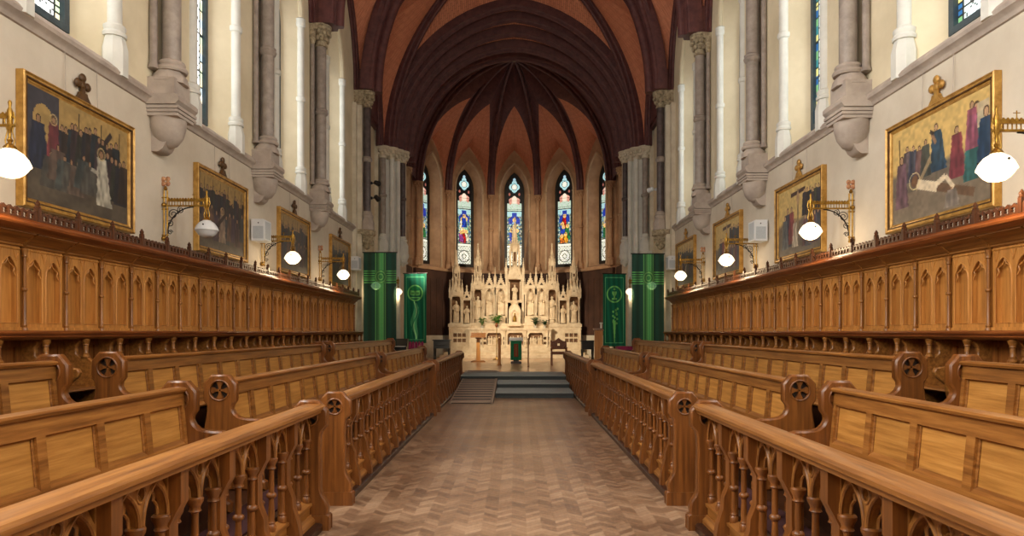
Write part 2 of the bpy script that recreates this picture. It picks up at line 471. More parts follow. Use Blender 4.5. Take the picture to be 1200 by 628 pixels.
# ---- wall shafts on corbels
def wall_shaft(s, y, lab):
    r = root('wall_shaft', (s*W, y, 3.95), lab, 'column', 'vaulting shafts on the nave walls')
    P = lambda a, yy, z: (s*(W-a), y+yy, z)
    mb = MB()
    prof = [(0, 3.93), (.10, 3.93), (.16, 3.97), (.30, 4.22), (.34, 4.40), (.345, 4.52), (0, 4.52)]
    mb.plate(prof, [], lambda a, z, t: P(a, t, z), -.13, .13)
    mb.lathe([(.03, 4.0), (.12, 4.04), (.19, 4.14), (.225, 4.27), (.235, 4.40)], P(.17, 0, 0), 16)
    for i, e in enumerate((.235, .25, .265)):
        mb.box(*sorted((s*W, s*(W-.17-e))), y-e, y+e, 4.38+.045*i, 4.42+.045*i)
    part('corbel', mb, stone_grey, r)
    mb = MB()
    q = [(0, 4.52), (.40, 4.52), (.445, 4.57), (.445, 4.62), (.41, 4.66), (0, 4.66)]
    mb.plate(q, [], lambda a, z, t: P(a, t, z), -.28, .28)
    part('abacus', mb, stone_grey, r)
    mb = MB()
    mb.box(*sorted((s*W, s*(W-.36))), y-.22, y+.22, 4.66, 4.90)
    mb.lathe([(.245, 4.86), (.22, 4.96), (.16, 5.04)], P(.19, 0, 0), 8, rot=PI/8)
    mb.lathe([(.19, 5.02), (.205, 5.05), (.195, 5.08), (.16, 5.10), (.175, 5.13), (.165, 5.16), (.12, 5.18)], P(.22, 0, 0), 18)
    part('base', mb, stone_grey, r)
    mb = MB(); c = P(.22, 0, 0)
    mb.lathe([(.118, 5.17), (.118, 8.36)], c, 20)
    part('shaft', mb, shaft_grey, r)
    for e in (-1, 1):
        mb = MB(); mb.lathe([(.075, 5.02), (.06, 5.08), (.05, 5.12), (.05, 8.36)], P(.06, e*.17, 0), 10)
        part('side_shaft', mb, shaft_grey, r)
    mb = MB(); mb.lathe([(.12, 6.70), (.15, 6.73), (.165, 6.77), (.145, 6.81), (.155, 6.84), (.12, 6.87)], c, 18)
    part('annulet', mb, shaft_grey, r)
    capital(mb := MB(), c, .118, 8.34, 8.85, s, y, leaf_n=10)
    mb.box(*sorted((s*W, s*(W-.2))), y-.24, y+.24, 8.70, 8.84)
    for e in (-1, 1): mb.lathe([(.05, 8.36), (.07, 8.45), (.09, 8.72)], P(.06, e*.17, 0), 10)
    part('capital', mb, stone_carved, r)
def capital(mb, c, r, z0, z1, s, y, leaf_n=8, seg=16):
    h = z1-z0
    mb.lathe([(r, z0), (r*1.25, z0+.02*h), (r*1.25, z0+.09*h), (r*1.02, z0+.12*h), (r*1.15, z0+.4*h), (r*1.5, z0+.68*h), (r*1.75, z0+.76*h),
              (r*2.0, z0+.78*h), (r*2.05, z0+.86*h), (r*1.9, z0+.9*h), (r*2.1, z0+.93*h), (r*2.1, z1)], c, seg)
    for row, (zz, rr, sz) in enumerate(((.36, 1.35, .17), (.62, 1.72, .20))):
        for k in range(leaf_n):
            a = 2*PI*(k+.5*row)/leaf_n
            mb.ball((c[0]+r*rr*math.cos(a), c[1]+r*rr*math.sin(a), z0+zz*h), r*.42, 1, 1, 1.25, 0, 6, 4)
names = {-1: ['grey vaulting shaft on corbel, left wall, just out of view', 'grey vaulting shaft on corbel, left wall, before the frame edge',
              'grey vaulting shaft on a corbel between first and second left paintings', 'grey vaulting shaft on a corbel between second and third left paintings',
              'grey vaulting shaft on a corbel between third and fourth left paintings']}
names[1] = [n.replace('left', 'right') for n in names[-1]]
for s in (-1, 1):
    for y, nm in list(zip(PIER_Y[s], names[s]))[2:]: wall_shaft(s, y, nm)

# ---- chancel entrance responds: white pilaster, dark shaft on carved corbel
for s in (-1, 1):
    n = sd(s)
    Y0 = 20.95
    mb = MB()
    mb.box(*sorted((s*W, s*4.62)), Y0-.22, Y0+.22, .3, 8.4); mb.box(*sorted((s*W, s*4.74)), Y0-.45, Y0+.45, .3, 8.4)
    r = root('chancel_respond', (s*4.7, Y0, .37), 'pale pilaster with dark marble shaft at the %s end of the nave wall' % n, 'column', 'chancel entrance responds')
    part('pilaster', mb, stone_cream, r)
    c = (s*4.50, Y0+.0, 0)
    mb = MB(); mb.lathe([(.115, 5.2), (.115, 8.4)], c, 16); part('shaft', mb, shaft_dark, r)
    mb = MB(); mb.lathe([(.116, 6.70), (.15, 6.74), (.16, 6.78), (.145, 6.82), (.116, 6.87)], c, 16); part('annulet', mb, shaft_grey, r)
    mb = MB(); mb.lathe([(.22, 4.62), (.22, 4.85), (.17, 4.98)], c, 8, rot=PI/8); mb.lathe([(.18, 4.98), (.19, 5.05), (.15, 5.1), (.16, 5.15), (.116, 5.2)], c, 16)
    part('base', mb, stone_grey, r)
    mb = MB(); mb.lathe([(.03, 4.02), (.10, 4.08), (.12, 4.2), (.17, 4.3), (.2, 4.42), (.26, 4.46), (.26, 4.6)], c, 12)
    mb.box(*sorted((s*W, s*4.44)), Y0-.26, Y0+.26, 4.48, 4.62)
    for k in range(10):
        a = 2*PI*k/10; mb.ball((c[0]+.15*math.cos(a), c[1]+.15*math.sin(a), 4.2+.08*(k % 3)), .07, mi=0, seg=6, n=4)
    part('corbel', mb, stone_carved, r)
    mb = MB(); capital(mb, c, .115, 8.36, 8.85, s, Y0); mb.box(*sorted((s*W, s*4.56)), Y0-.26, Y0+.26, 8.4, 8.84)
    for k in range(6): mb.ball((s*4.56, Y0-.24+.09*k, 8.56+.08*(k % 2)), .07, seg=6, n=4)
    part('capital', mb, stone_carved, r)

# ---- chancel: returns, compound piers, side walls, apse
AC = Vector((0, 28.45, 0)); AR = 4.42
def apv(deg, r=AR): a = math.radians(deg); return (r*math.sin(a), AC.y + r*math.cos(a))
for s in (-1, 1):
    n = sd(s)
    mb = MB()
    mb.box(*sorted((s*4.72, s*W+s*.6)), 23.7, 24.05, .3, 14)
    mb.box(*sorted((s*4.5, s*W)), 24.02, 24.3, .3, 14); mb.box(*sorted((s*4.32, s*W)), 24.3, 24.6, .3, 14); mb.box(*sorted((s*4.12, s*W)), 24.6, 26.1, .3, 14)
    struct('wall_chancel_'+n, mb, stone_cream)
    mb = MB(); mb.box(*sorted((s*4.44, s*W)), 26.1, 29.62, .3, 14); mb.box(*sorted((s*4.2, s*W)), 29.62, 29.9, .3, 14)
    struct('wall_sanctuary_'+n, mb, stone_tan)
    mb = MB(); mb.box(*sorted((s*4.42, s*4.45)), 26.1, 29.6, .37, 4.3); struct('trim_dado_'+n, mb, apse_dark)
    mb = MB(); mb.box(*sorted((s*4.68, s*(W+.1))), 21.2, 23.8, 8.62, 14); mb.box(*sorted((s*(W-.12), s*W)), 21.15, 23.7, 8.5, 8.72)
    struct('wall_upper_'+n, mb, rib_stone)
    # clustered pier
    r = root('clustered_pier', (s*4.45, 24.7, .37), 'clustered white and grey marble pier with carved capitals %s of the altar' % n, 'column', 'clustered chancel piers')
    mb = MB()
    for (x, y, rr) in ((4.36, 24.12, .10), (4.18, 24.40, .09)):
        mb.box(*sorted((s*(x-rr), s*(x+.3))), y-.12, y+.2, .3, 7.6); mb.lathe([(rr*.9, .37), (rr*.9, 7.6)], (s*(x-rr*.6), y-.1, 0), 14)
    part('pilaster', mb, stone_white, r)
    for (x, y, rr, m, nm) in ((4.66, 23.95, .10, shaft_grey, 'shaft'), (4.08, 24.66, .095, shaft_dark, 'shaft')):
        c = (s*(x-.08), y-.1, 0)
        mb = MB(); mb.lathe([(rr, 4.9), (rr, 7.6)], c, 14); mb.lathe([(rr, 6.2), (rr*1.4, 6.24), (rr*1.4, 6.3), (rr, 6.34)], c, 14); part('shaft', mb, m, r)
        mb = MB(); mb.lathe([(.2, 4.3), (.2, 4.6), (.13, 4.75)], c, 8, rot=PI/8); mb.lathe([(.15, 4.75), (.16, 4.8), (.12, 4.85), (.13, 4.9), (rr, 4.93)], c, 14)
        if m is shaft_dark:
            mb.lathe([(.03, 3.85), (.08, 3.9), (.16, 4.05), (.22, 4.2), (.22, 4.3)], c, 12)
            for k in range(8): mb.ball((c[0]+.13*math.cos(k*.8), c[1]+.13*math.sin(k*.8), 3.98+.05*(k % 3)), .06, seg=6, n=4)
        else: mb.box(c[0]-.2, c[0]+.2, c[1]-.2, c[1]+.2, .37, 4.32)
        part('base', mb, stone_white, r)
    mb = MB()
    for (x, y, rr) in ((4.58, 23.85, .12), (4.34, 24.08, .13), (4.16, 24.34, .12), (4.0, 24.56, .12)):
        capital(mb, (s*x, y, 0), rr, 7.56, 7.97, s, y, 8, 12)
    part('capital', mb, stone_cream, r)
# apse colonnettes and the shafts before them
def colonnette(x, y, lab, mat, zb=4.4, zt=8.02, r0=.09):
    r = root('apse_colonnette', (x, y, zb), lab, 'column', 'apse wall shafts')
    c = (x, y, 0)
    mb = MB(); mb.lathe([(r0, zb+.4), (r0, zt-.32)], c, 14); mb.lathe([(r0, zb+1.9), (r0*1.45, zb+1.93), (r0*1.5, zb+1.98), (r0, zb+2.03)], c, 14); part('shaft', mb, mat, r)
    mb = MB(); mb.lathe([(r0*2, zb), (r0*2, zb+.16), (r0*1.4, zb+.25)], c, 8, rot=PI/8); mb.lathe([(r0*1.6, zb+.25), (r0*1.7, zb+.3), (r0*1.2, zb+.35), (r0*1.35, zb+.38), (r0, zb+.42)], c, 14); part('base', mb, mat, r)
    mb = MB(); capital(mb, c, r0, zt-.34, zt, 1, y, 7, 12); part('capital', mb, mat, r)
for deg, lab in ((-15, 'stone colonnette between the centre window and the window left of it'), (15, 'stone colonnette between the centre window and the window right of it'),
                 (-45, 'stone colonnette between the two left apse windows'), (45, 'stone colonnette between the two right apse windows'),
                 (-75, 'stone colonnette at the left end of the apse beyond the outer window'), (75, 'stone colonnette at the right end of the apse beyond the outer window')):
    x, y = apv(deg, AR-.10); colonnette(x, y, lab, stone_tan)
for s in (-1, 1):
    colonnette(s*4.28, 27.2, 'tan stone shaft on carved corbel just behind the %s clustered pier' % sd(s), stone_tan_light, 4.2, 8.05, .11)

for k, deg in enumerate((-60, -30, 0, 30, 60)):
    a = math.radians(deg); rad = AR*math.cos(math.radians(15)); hw = AR*math.sin(math.radians(15))
    ux, uy = math.cos(a), -math.sin(a); nx, ny = math.sin(a), math.cos(a)
    def F(u, z, t, a=a, ux=ux, uy=uy, nx=nx, ny=ny):      # t outward from the wall face
        return (nx*(rad+t) + ux*u, AC.y + ny*(rad+t) + uy*u, z)
    mb = MB(); hole = lancet(0, .72, 4.45, 8.15, 1.42, 12)
    mb.plate([(-hw-.02, 4.3), (hw+.02, 4.3), (hw+.02, 12.5), (-hw-.02, 12.5)], [hole], F, 0, .03)
    w = struct('wall_apse_'+['far_left', 'left', 'centre', 'right', 'far_right'][k], mb, stone_tan)
    mb = MB(); mb.plate([(-hw-.05, .3), (hw+.05, .3), (hw+.05, 4.3), (-hw-.05, 4.3)], [], F, -.05, .1)
    for j in range(5): mb.plate([(-hw+.1+j*.44, .9), (-hw+.13+j*.44, .9), (-hw+.13+j*.44, 3.9), (-hw+.1+j*.44, 3.9)], [], F, -.07, 0)
    part('dado', mb, apse_dark, w)
    mb = MB(); mb.plate([(-hw, 4.28), (hw, 4.28), (hw, 4.4), (-hw, 4.4)], [], F, -.14, 0); part('string_course', mb, stone_tan, w)
    mb = MB(); mb.plate([(-hw-.06, .3), (hw+.06, .3), (hw+.06, 1.35), (-hw-.06, 1.35)], [], F, -.08, 0); part('plinth', mb, stone_cream, w)
    # outer moulding of the wall arch and rear arch roll
    wn += 1
    o = bpy.data.objects.new('window_%d' % wn, None); C.objects.link(o); o.location = F(0, 4.45, 0); o['kind'] = 'structure'
    mb = MB(); mb.tube([F(p[0], p[1], -.015) for p in hole[1:]] + [F(hole[0][0], hole[0][1], -.015)], .05, 8)
    for e in (-1, 1):
        for zz in (6.35, 8.1): mb.lathe([(.05, zz-.05), (.08, zz), (.05, zz+.05)], F(e*.72, 0, -.015), 10)
    part('arch_moulding', mb, stone_tan_light, o)
    A = lancet(0, .72, 4.45, 8.15, 1.42, 12); B = lancet(0, .46, 4.62, 8.3, .92, 12)
    mb = MB(); mb.strip([F(u, z, .0) for u, z in A], [F(u, z, .55) for u, z in B]); part('reveal', mb, stone_tan, o)
    mb = MB(); mb.plate(lancet(0, .48, 4.55, 8.3, .95, 12), [lancet(0, .35, 4.75, 8.3, .75, 12)], F, .48, .58); part('window_frame', mb, frame_dark, o)
    nu, nv = 44, 270
    rs = np.random.RandomState(40+k)
    Z0, Z1 = 4.72, 9.08
    I, J = np.meshgrid(np.arange(nu), np.arange(nv)); U = ((I+.5)/nu*2-1)*.37; Z = Z0+(J+.5)/nv*(Z1-Z0)
    cell = vnoise(nu, nv, 11, 66, rs); q = (rs.rand(67*2, 24)*6).astype(int)[(Z*15).astype(int) % 134, ((U+.4)*30).astype(int) % 24]
    pal = np.array([[.62,.78,.80],[.30,.55,.70],[.86,.84,.72],[.20,.34,.62],[.72,.66,.40],[.46,.66,.58]])
    c = pal[q]*(.65+.5*cell)[..., None]
    def put(mask, col, amt=1.0):
        c[mask] = (1-amt)*c[mask] + amt*np.array(col)
    bd = .37-np.abs(U)
    put(bd < .06, (.80,.82,.70)); put((bd < .06) & ((Z*9).astype(int) % 2 == 0), (.30,.48,.52)); put(np.abs(bd-.06) < .008, (.05,.05,.06))
    # pale geometric quarries at the foot
    f = Z < 5.62
    put(f, (.84,.86,.80)); put(f & (np.hypot(U, Z-5.12) < .26), (.95,.95,.90)); put(f & (np.abs(np.hypot(U, Z-5.12)-.27) < .018), (.16,.16,.15))
    put(f & (np.abs(((U+Z)*7) % 1-.5) > .44), (.22,.22,.20)); put(f & (np.abs(((U-Z)*7) % 1-.5) > .44), (.22,.22,.20)); put(f & (np.abs(np.hypot(U, Z-5.12)-.1) < .02), (.30,.34,.26))
    put((np.abs(Z-5.66) < .05), (.90,.90,.84)); put(np.abs(Z-5.72) < .014, (.04,.04,.04)); put(np.abs(Z-5.60) < .012, (.04,.04,.04))
    # figure under a blue canopy
    g = (Z > 5.74) & (Z < 7.35)
    put(g & (np.abs(U) < .27) & (Z > 6.75) & (Z < 7.25-.9*np.abs(U)), (.10,.20,.62))
    R_, B_, G_, Y_, W_, P_ = (.70,.08,.07), (.12,.26,.70), (.14,.44,.24), (.90,.62,.14), (.90,.86,.74), (.50,.22,.48)
    FIG = {0: [(0, 5.8, .9, B_), (-.1, 5.8, .6, R_), (.12, 5.8, .6, G_)], 1: [(-.10, 6.2, .75, W_), (.10, 6.25, .72, (.55,.72,.62)), (0, 6.5, .6, B_), (.10, 5.85, .50, W_), (-.03, 5.76, .62, R_), (-.16, 5.8, .5, P_)],
           2: [(0, 6.0, 1.05, (.55,.70,.86)), (-.13, 5.8, .7, B_), (.13, 5.8, .7, (.25,.50,.44)), (0, 5.9, .8, W_)], 3: [(0, 6.2, .95, R_), (-.12, 6.0, .75, B_), (.15, 5.9, .72, G_), (-.06, 5.8, .8, B_), (.05, 5.76, .46, Y_), (-.15, 5.76, .36, (.86,.44,.10))],
           4: [(0, 5.8, .9, B_), (.1, 5.8, .6, P_), (-.12, 5.8, .6, G_)]}[k]
    for fx, fz, fh, col in FIG:
        y = (Z-fz)/fh; ww = .13*(1.05-.45*np.clip(y, 0, 1)); m = g & (y > 0) & (y < .82) & (np.abs(U-fx-.02*np.sin(y*7)) < ww)
        sh = (.55+.75*vnoise(nu, nv, 20, 50, rs))[..., None]; c[m] = (np.array(col)*sh)[m]
        edge = g & (y > 0) & (y < .82) & (np.abs(np.abs(U-fx-.02*np.sin(y*7))-ww) < .010); put(edge, (.05,.05,.06))
        hz = fz+.90*fh; put(g & (np.hypot((U-fx)/.085, (Z-hz)/.10) < 1), (.92,.80,.36)); put(g & (np.hypot((U-fx)/.05, (Z-hz)/.07) < 1), (.86,.64,.50))
    ln_ = np.abs(vnoise(nu, nv, 14, 60, rs)-.5) < .03; put(g & ln_, (.07,.08,.10))
    put(g & (Z > 7.12), (.62,.78,.80)); put(g & (Z > 7.12) & (np.abs(U) < .12) & (Z < 7.3), (.12,.22,.60))
    put((np.abs(Z-7.38) < .016), (.04,.04,.04))
    # tracery head: pink canopy work and quatrefoil on dark ground
    h = Z > 7.75
    put(h, (.05,.05,.05)); put((Z > 7.4) & (Z <= 7.75), (.70,.78,.72)); 
    put(h & (np.hypot(U/.27, (Z-7.9)/.16) < 1), (.82,.62,.56)); put(h & (np.hypot(U/.12, (Z-7.92)/.2) < 1), (.90,.84,.76)); put((Z > 7.7) & (np.abs(np.abs(U)-.2) < .05) & (Z < 7.95), (.75,.52,.46))
    for ddx, ddz in ((-.12, 0), (.12, 0), (0, .16), (0, -.13)):
        put(h & (np.hypot((U-ddx)/.13, (Z-8.55-ddz)/.15) < 1), (.66,.84,.86))
    put(h & (np.hypot(U/.12, (Z-8.55)/.15) < 1), (.92,.92,.86)); put(h & (np.abs(np.hypot(U, Z-8.55)-.14) < .014), (.1,.15,.2))
    put(h & (np.hypot(U/.07, (Z-8.9)/.09) < 1), (.62,.74,.80))
    for e in (-1, 1): put(h & (np.hypot((U-e*.24)/.05, (Z-8.2)/.07) < 1), (.6,.35,.3))
    put((np.abs(((Z-4.75) % .42)-.21) < .008), (.05,.05,.05))
    lead = rs.rand(nv, nu) > .94; put(lead & ~h, (.08,.08,.08))
    gl = lancet(0, .37, Z0, 8.3, .78, 12)
    glass_pane('pane', gl, lambda u, z, F=F: F(u, z, .53), (Z0, Z1), .37, c, glass_apse, o)

# ------------------------------------------------------------------ vaults
class Web(MB):
    def ruled(self, A, B, n=14, band=0.0, band_b=0.0, flip=False):
        m = len(A); vs = []; uv = []
        acc = 0
        for i in range(m):
            if i: acc += (A[i]-A[i-1]).length*.5 + (B[i]-B[i-1]).length*.5
            L = (B[i]-A[i]).length
            for j in range(n+1):
                f = j/n; vs.append(A[i].lerp(B[i], f)); uv.append((L*f, acc))
        b = self.add(vs, [])
        for k, q in enumerate(uv): self.uv[b+k] = q
        for i in range(m-1):
            for j in range(n):
                f = (j+.5)/n
                mi = 1 if (f < band or f > 1-band_b) else 0
                self.f.append([b+i*(n+1)+j, b+i*(n+1)+j+1, b+(i+1)*(n+1)+j+1, b+(i+1)*(n+1)+j]); self.m.append(mi)
    def setuv(self, me):
        l = me.uv_layers.new(name='UVMap')
        for lp in me.loops: l.data[lp.index].uv = self.uv.get(lp.vertex_index, (0, 0))
def ribprof(w, d):
    """moulded rib section: flat cheeks with three rolls; +q points into the room"""
    def roll(cx, cq, r, a0, a1, n=6): return [(cx + r*math.cos(math.radians(a0+(a1-a0)*i/n)), cq + r*math.sin(math.radians(a0+(a1-a0)*i/n))) for i in range(n+1)]
    h = w/2
    return ([(-h, -.12), (h, -.12), (h, d*.30)] + roll(h*.72, d*.42, h*.26, -20, 130) + [(h*.42, d*.55)] + roll(0, d*.78, h*.40, -30, 210, 8) + [(-h*.42, d*.55)]
            + roll(-h*.72, d*.42, h*.26, 50, 200) + [(-h, d*.30)])
NS = 18
web = Web()
ribs = []      # (name, path, side, w, d)
def kor(s, k):                           # nave springers
    return (s*4.52, KY[s][k], ZS)
KY = {-1: [-1.75]+PIER_Y[-1]+[20.95], 1: [-1.75]+PIER_Y[1]+[20.95]}
APX = 15.6
def side_of(p0, p1):
    return (-(p1[1]-p0[1]), p1[0]-p0[0], 0)
for k in range(7):
    ym = (KY[-1][k]+KY[1][k])/2
    path = half(kor(-1, k), (0, ym, APX), NS); path2 = half(kor(1, k), (0, ym, APX), NS)
    ribs.append(('transverse_rib', path + path2[::-1][1:], (0, 1, 0), .50 if k < 6 else .74, .44))
for k in range(6):
    y0 = (KY[-1][k]+KY[1][k])/2; y1 = (KY[-1][k+1]+KY[1][k+1])/2; yc = (y0+y1)/2
    cen = (0, yc, APX+.05)
    for s in (-1, 1):
        a0, a1 = kor(s, k), kor(s, k+1); wy = WIN_Y[s][k]
        wy = (a0[1]+a1[1])/2
        d0 = half(a0, cen, NS); d1 = half(a1, cen, NS)
        t0 = half(a0, (0, y0, APX), NS); t1 = half(a1, (0, y1, APX), NS)
        wx = s*(W-.01); w0 = half((wx, a0[1]+.12, ZS), (wx, wy, 12.2), NS); w1 = half((wx, a1[1]-.12, ZS), (wx, wy, 12.2), NS)
        web.ruled(t0, d0); web.ruled(t1, d1); web.ruled(d0, w0); web.ruled(d1, w1)
        ribs.append(('diagonal_rib', d0, side_of(a0, cen), .34, .30)); ribs.append(('diagonal_rib', d1, side_of(a1, cen), .34, .30))
        for q in (w0, w1): ribs.append(('wall_rib', [Vector((p.x-s*.02, p.y, p.z)) for p in q], (1, 0, 0), .22, .16))
# the bay between nave and chancel arch
def far(s): return (s*4.45, 24.0, 7.95)
cen = (0, 22.45, 14.7); CA = 13.1
for s in (-1, 1):
    a0 = (s*4.52, 20.95, ZS); a1 = far(s)
    d0 = half(a0, cen, NS); d1 = half(a1, cen, NS); t0 = half(a0, (0, 20.95, APX), NS); t1 = half(a1, (0, 24.0, CA), NS)
    wx = s*4.66; w0 = half((wx, 21.2, ZS), (wx, 22.6, 11.4), NS); w1 = half((wx, 23.7, 7.95), (wx, 22.6, 11.4), NS)
    web.ruled(t0, d0); web.ruled(t1, d1); web.ruled(d0, w0); web.ruled(d1, w1)
    ribs += [('diagonal_rib', d0, side_of(a0, cen), .34, .30), ('diagonal_rib', d1, side_of(a1, cen), .34, .30)]
    ribs += [('wall_rib', w0, (1, 0, 0), .24, .2), ('wall_rib', w1, (1, 0, 0), .24, .2)]
# stepped chancel arch, then sanctuary bay
orders = [(4.5, 23.98, 7.95, 13.1, .22, .30), (4.32, 24.27, 7.95, 12.78, .20, .30), (4.15, 24.6, 7.95, 12.42, .24, .32), (4.0, 25.0, 7.95, 12.06, .26, .34), (4.0, 25.9, 7.95, 12.06, .26, .30)]
prev = None
for a, y, zs, zt, w, d in orders:
    L = half((-a, y, zs), (0, y, zt), NS); R = half((a, y, zs), (0, y, zt), NS)
    ribs.append(('chancel_arch', L + R[::-1][1:], (0, 1, 0), w, d))
    if prev:
        web.ruled(prev[0], L, 8, .3, .3); web.ruled(prev[1], R, 8, .3, .3)
    prev = (L, R)
KEY = (0, 27.2, 12.62)
L = half((-4.25, 27.2, 8.05), KEY, NS); R = half((4.25, 27.2, 8.05), KEY, NS)
ribs.append(('transverse_rib', L + R[::-1][1:], (0, 1, 0), .36, .30))
web.ruled(prev[0], L, 8, .35, .3); web.ruled(prev[1], R, 8, .35, .3)
zs = 8.05
def arib(deg):
    x, y = apv(deg, AR-.06); return half((x, y, zs), (KEY[0], KEY[1], KEY[2]), NS)
degs = [-75, -45, -15, 15, 45, 75]; AP = {d: arib(d) for d in degs}
for d in degs:
    x, y = apv(d, AR-.06); ribs.append(('apse_rib', AP[d], side_of((x, y), KEY), .34, .30))
for s in (-1, 1):                         # narrow web beside the apse
    X = L if s < 0 else R; web.ruled(X, AP[s*75], 6, .5, .5)
for d0, d1 in zip(degs[:-1], degs[1:]):
    m = math.radians((d0+d1)/2); rad = AR*math.cos(math.radians(15)); hw = .93
    nx, ny = math.sin(m), math.cos(m); ux, uy = math.cos(m), -math.sin(m)
    def Q(u, z): return Vector((nx*(rad-.01)+ux*u, AC.y+ny*(rad-.01)+uy*u, z))
    top = Q(0, 10.2)
    wl = half(Q(-hw, zs), top, NS); wr = half(Q(hw, zs), top, NS)
    web.ruled(AP[d0], wl, 16, .5); web.ruled(AP[d1], wr, 16, .5)
me = web.mesh('ceiling', [brick, rib_stone], smooth=60, normals=True); web.setuv(me)
ceil = link('ceiling', me); ceil['kind'] = 'structure'
for nm, path, sdv, w, d in ribs:
    b = Vector(sdv).normalized(); t = (path[1]-path[0]).normalized(); nn = b.cross(t)
    # inner side points to the axis / downwards at the crown
    inner = Vector((0 - path[0].x, 0, 0)) if abs(path[0].x) > .3 else Vector((0, 0, -1))
    if nm == 'wall_rib': inner = Vector((0, (path[-1].y-path[0].y), 0))
    if nm == 'apse_rib': inner = Vector(KEY) - path[0]; inner.z = 0
    fl = 1 if nn.dot(inner) > 0 else -1
    mb = MB(); mb.sweep(ribprof(w, d), path, sdv, 0, fl)
    struct(nm, mb, rib_stone, ceil)
mb = MB(); mb.lathe([(.03, 12.26), (.09, 12.30), (.12, 12.4), (.1, 12.6)], (0, 27.2, 0), 12); struct('boss', mb, stone_carved, ceil)
# springer blocks above the capitals
mb = MB()
for s in (-1, 1):
    for y in KY[s][1:]: mb.box(*sorted((s*4.45, s*W)), y-.2, y+.2, 8.84, 9.5)
struct('springer', mb, rib_stone, ceil)

# west end behind the camera, with an added, unseen window for fill light
mb = MB(); mb.plate([(-W-.6, -.1), (W+.6, -.1), (W+.6, 16), (-W-.6, 16)], [lancet(0, 2.2, 4.2, 8.6, 3.4, 12)], lambda x, z, t: (x, t, z), YW-.3, YW)
struct('wall_back', mb, plaster_up)
mb = MB(); mb.plate(lancet(0, 2.2, 4.2, 8.6, 3.4, 12), [lancet(q, .62, 4.4, 8.4, 1.1, 8) for q in (-1.38, 0, 1.38)], lambda x, z, t: (x, t, z), YW-.2, YW-.1)
wb = bpy.data.objects.new('window_%d' % (wn+1), None); C.objects.link(wb); wb.location = (0, YW-.2, 4.2); wb['kind'] = 'structure'
part('window_frame', mb, frame_blue, wb)
# ------------------------------------------------------------------ choir desks, pews, stalls
SEC = [(-1.15, 5.24), (5.90, 12.26), (12.80, 19.05)]
NBAY = 12
_cache = {}
def cached(key, fn):
    if key not in _cache: _cache[key] = fn()
    return _cache[key]
def local(s, u0):     # (a toward the aisle, y, z) -> local X for an object whose root stands at |x| = u0
    return lambda a, y, z: (-s*a, y, z)

def cross_roundel(mb, fm, ca, cz, r, t0, t1):
    """dark sunk disc with a cross of four petals; mats 0 = oak, 1 = dark"""
    tm = (t0+t1)/2
    mb.plate(circle(ca, cz, r*1.02, 20), [], fm, tm-.006, tm+.006, 1)
    pet = []
    for k in range(4):
        an = PI/2*k
        pts = []
        for (q, h) in ((.08, .10), (.45, .16), (.80, .36), (.97, .26), (.97, -.26), (.80, -.36), (.45, -.16), (.08, -.10)):
            pts.append((ca + r*(q*math.cos(an)-h*math.sin(an)), cz + r*(q*math.sin(an)+h*math.cos(an))))
        for e0, e1 in ((t0+.010, tm-.005), (tm+.005, t1-.010)): mb.plate(pts, [], fm, e0, e1, 0)
    # rim rolls on both faces
    for t in (t0, t1):
        ring = [fm(ca + r*1.06*math.cos(2*PI*i/20), cz + r*1.06*math.sin(2*PI*i/20), t) for i in range(20)]
        mb.tube(ring, .008, 6, 0, True)

def chamfered(mb, outl, holes, fm, t0, t1, c=.010, mi=0):
    """plate whose outer edge is chamfered"""
    n = len(outl); ins = []
    ar = sum(outl[i][0]*outl[(i+1) % n][1]-outl[(i+1) % n][0]*outl[i][1] for i in range(n))
    sg = 1 if ar > 0 else -1
    for i in range(n):
        p0, p, p1 = Vector(outl[i-1]), Vector(outl[i]), Vector(outl[(i+1) % n])
        e0 = (p-p0).normalized(); e1 = (p1-p).normalized()
        nn = Vector((-(e0.y+e1.y), e0.x+e1.x))*sg
        l = nn.length
        if l < 1e-6: ins.append(tuple(p)); continue
        nn /= l; k = c/max(.5, Vector((-e0.y, e0.x)).dot(nn)*sg)
        ins.append((p.x+nn.x*k, p.y+nn.y*k))
    loops = [ins]+list(holes)
    tris = tessellate_polygon([[Vector((p[0], p[1], 0)) for p in l] for l in loops])
    flat = [p for l in loops for p in l]; m = len(flat)
    vs = [fm(p[0], p[1], t0) for p in flat] + [fm(p[0], p[1], t1) for p in flat]
    vs += [fm(p[0], p[1], t0+c) for p in outl] + [fm(p[0], p[1], t1-c) for p in outl]
    fs = [tuple(t) for t in tris] + [tuple(i+m for i in reversed(t)) for t in tris]
    A = 2*m; B = 2*m+n
    for i in range(n):
        j = (i+1) % n
        fs += [(i, j, A+j, A+i), (A+i, A+j, B+j, B+i), (B+i, B+j, m+j, m+i)]
    o = n
    for l in holes:
        k = len(l)
        for i in range(k):
            j = (i+1) % k; fs.append((o+i, o+j, o+j+m, o+i+m))
        o += k
    mb.add(vs, fs, mi)

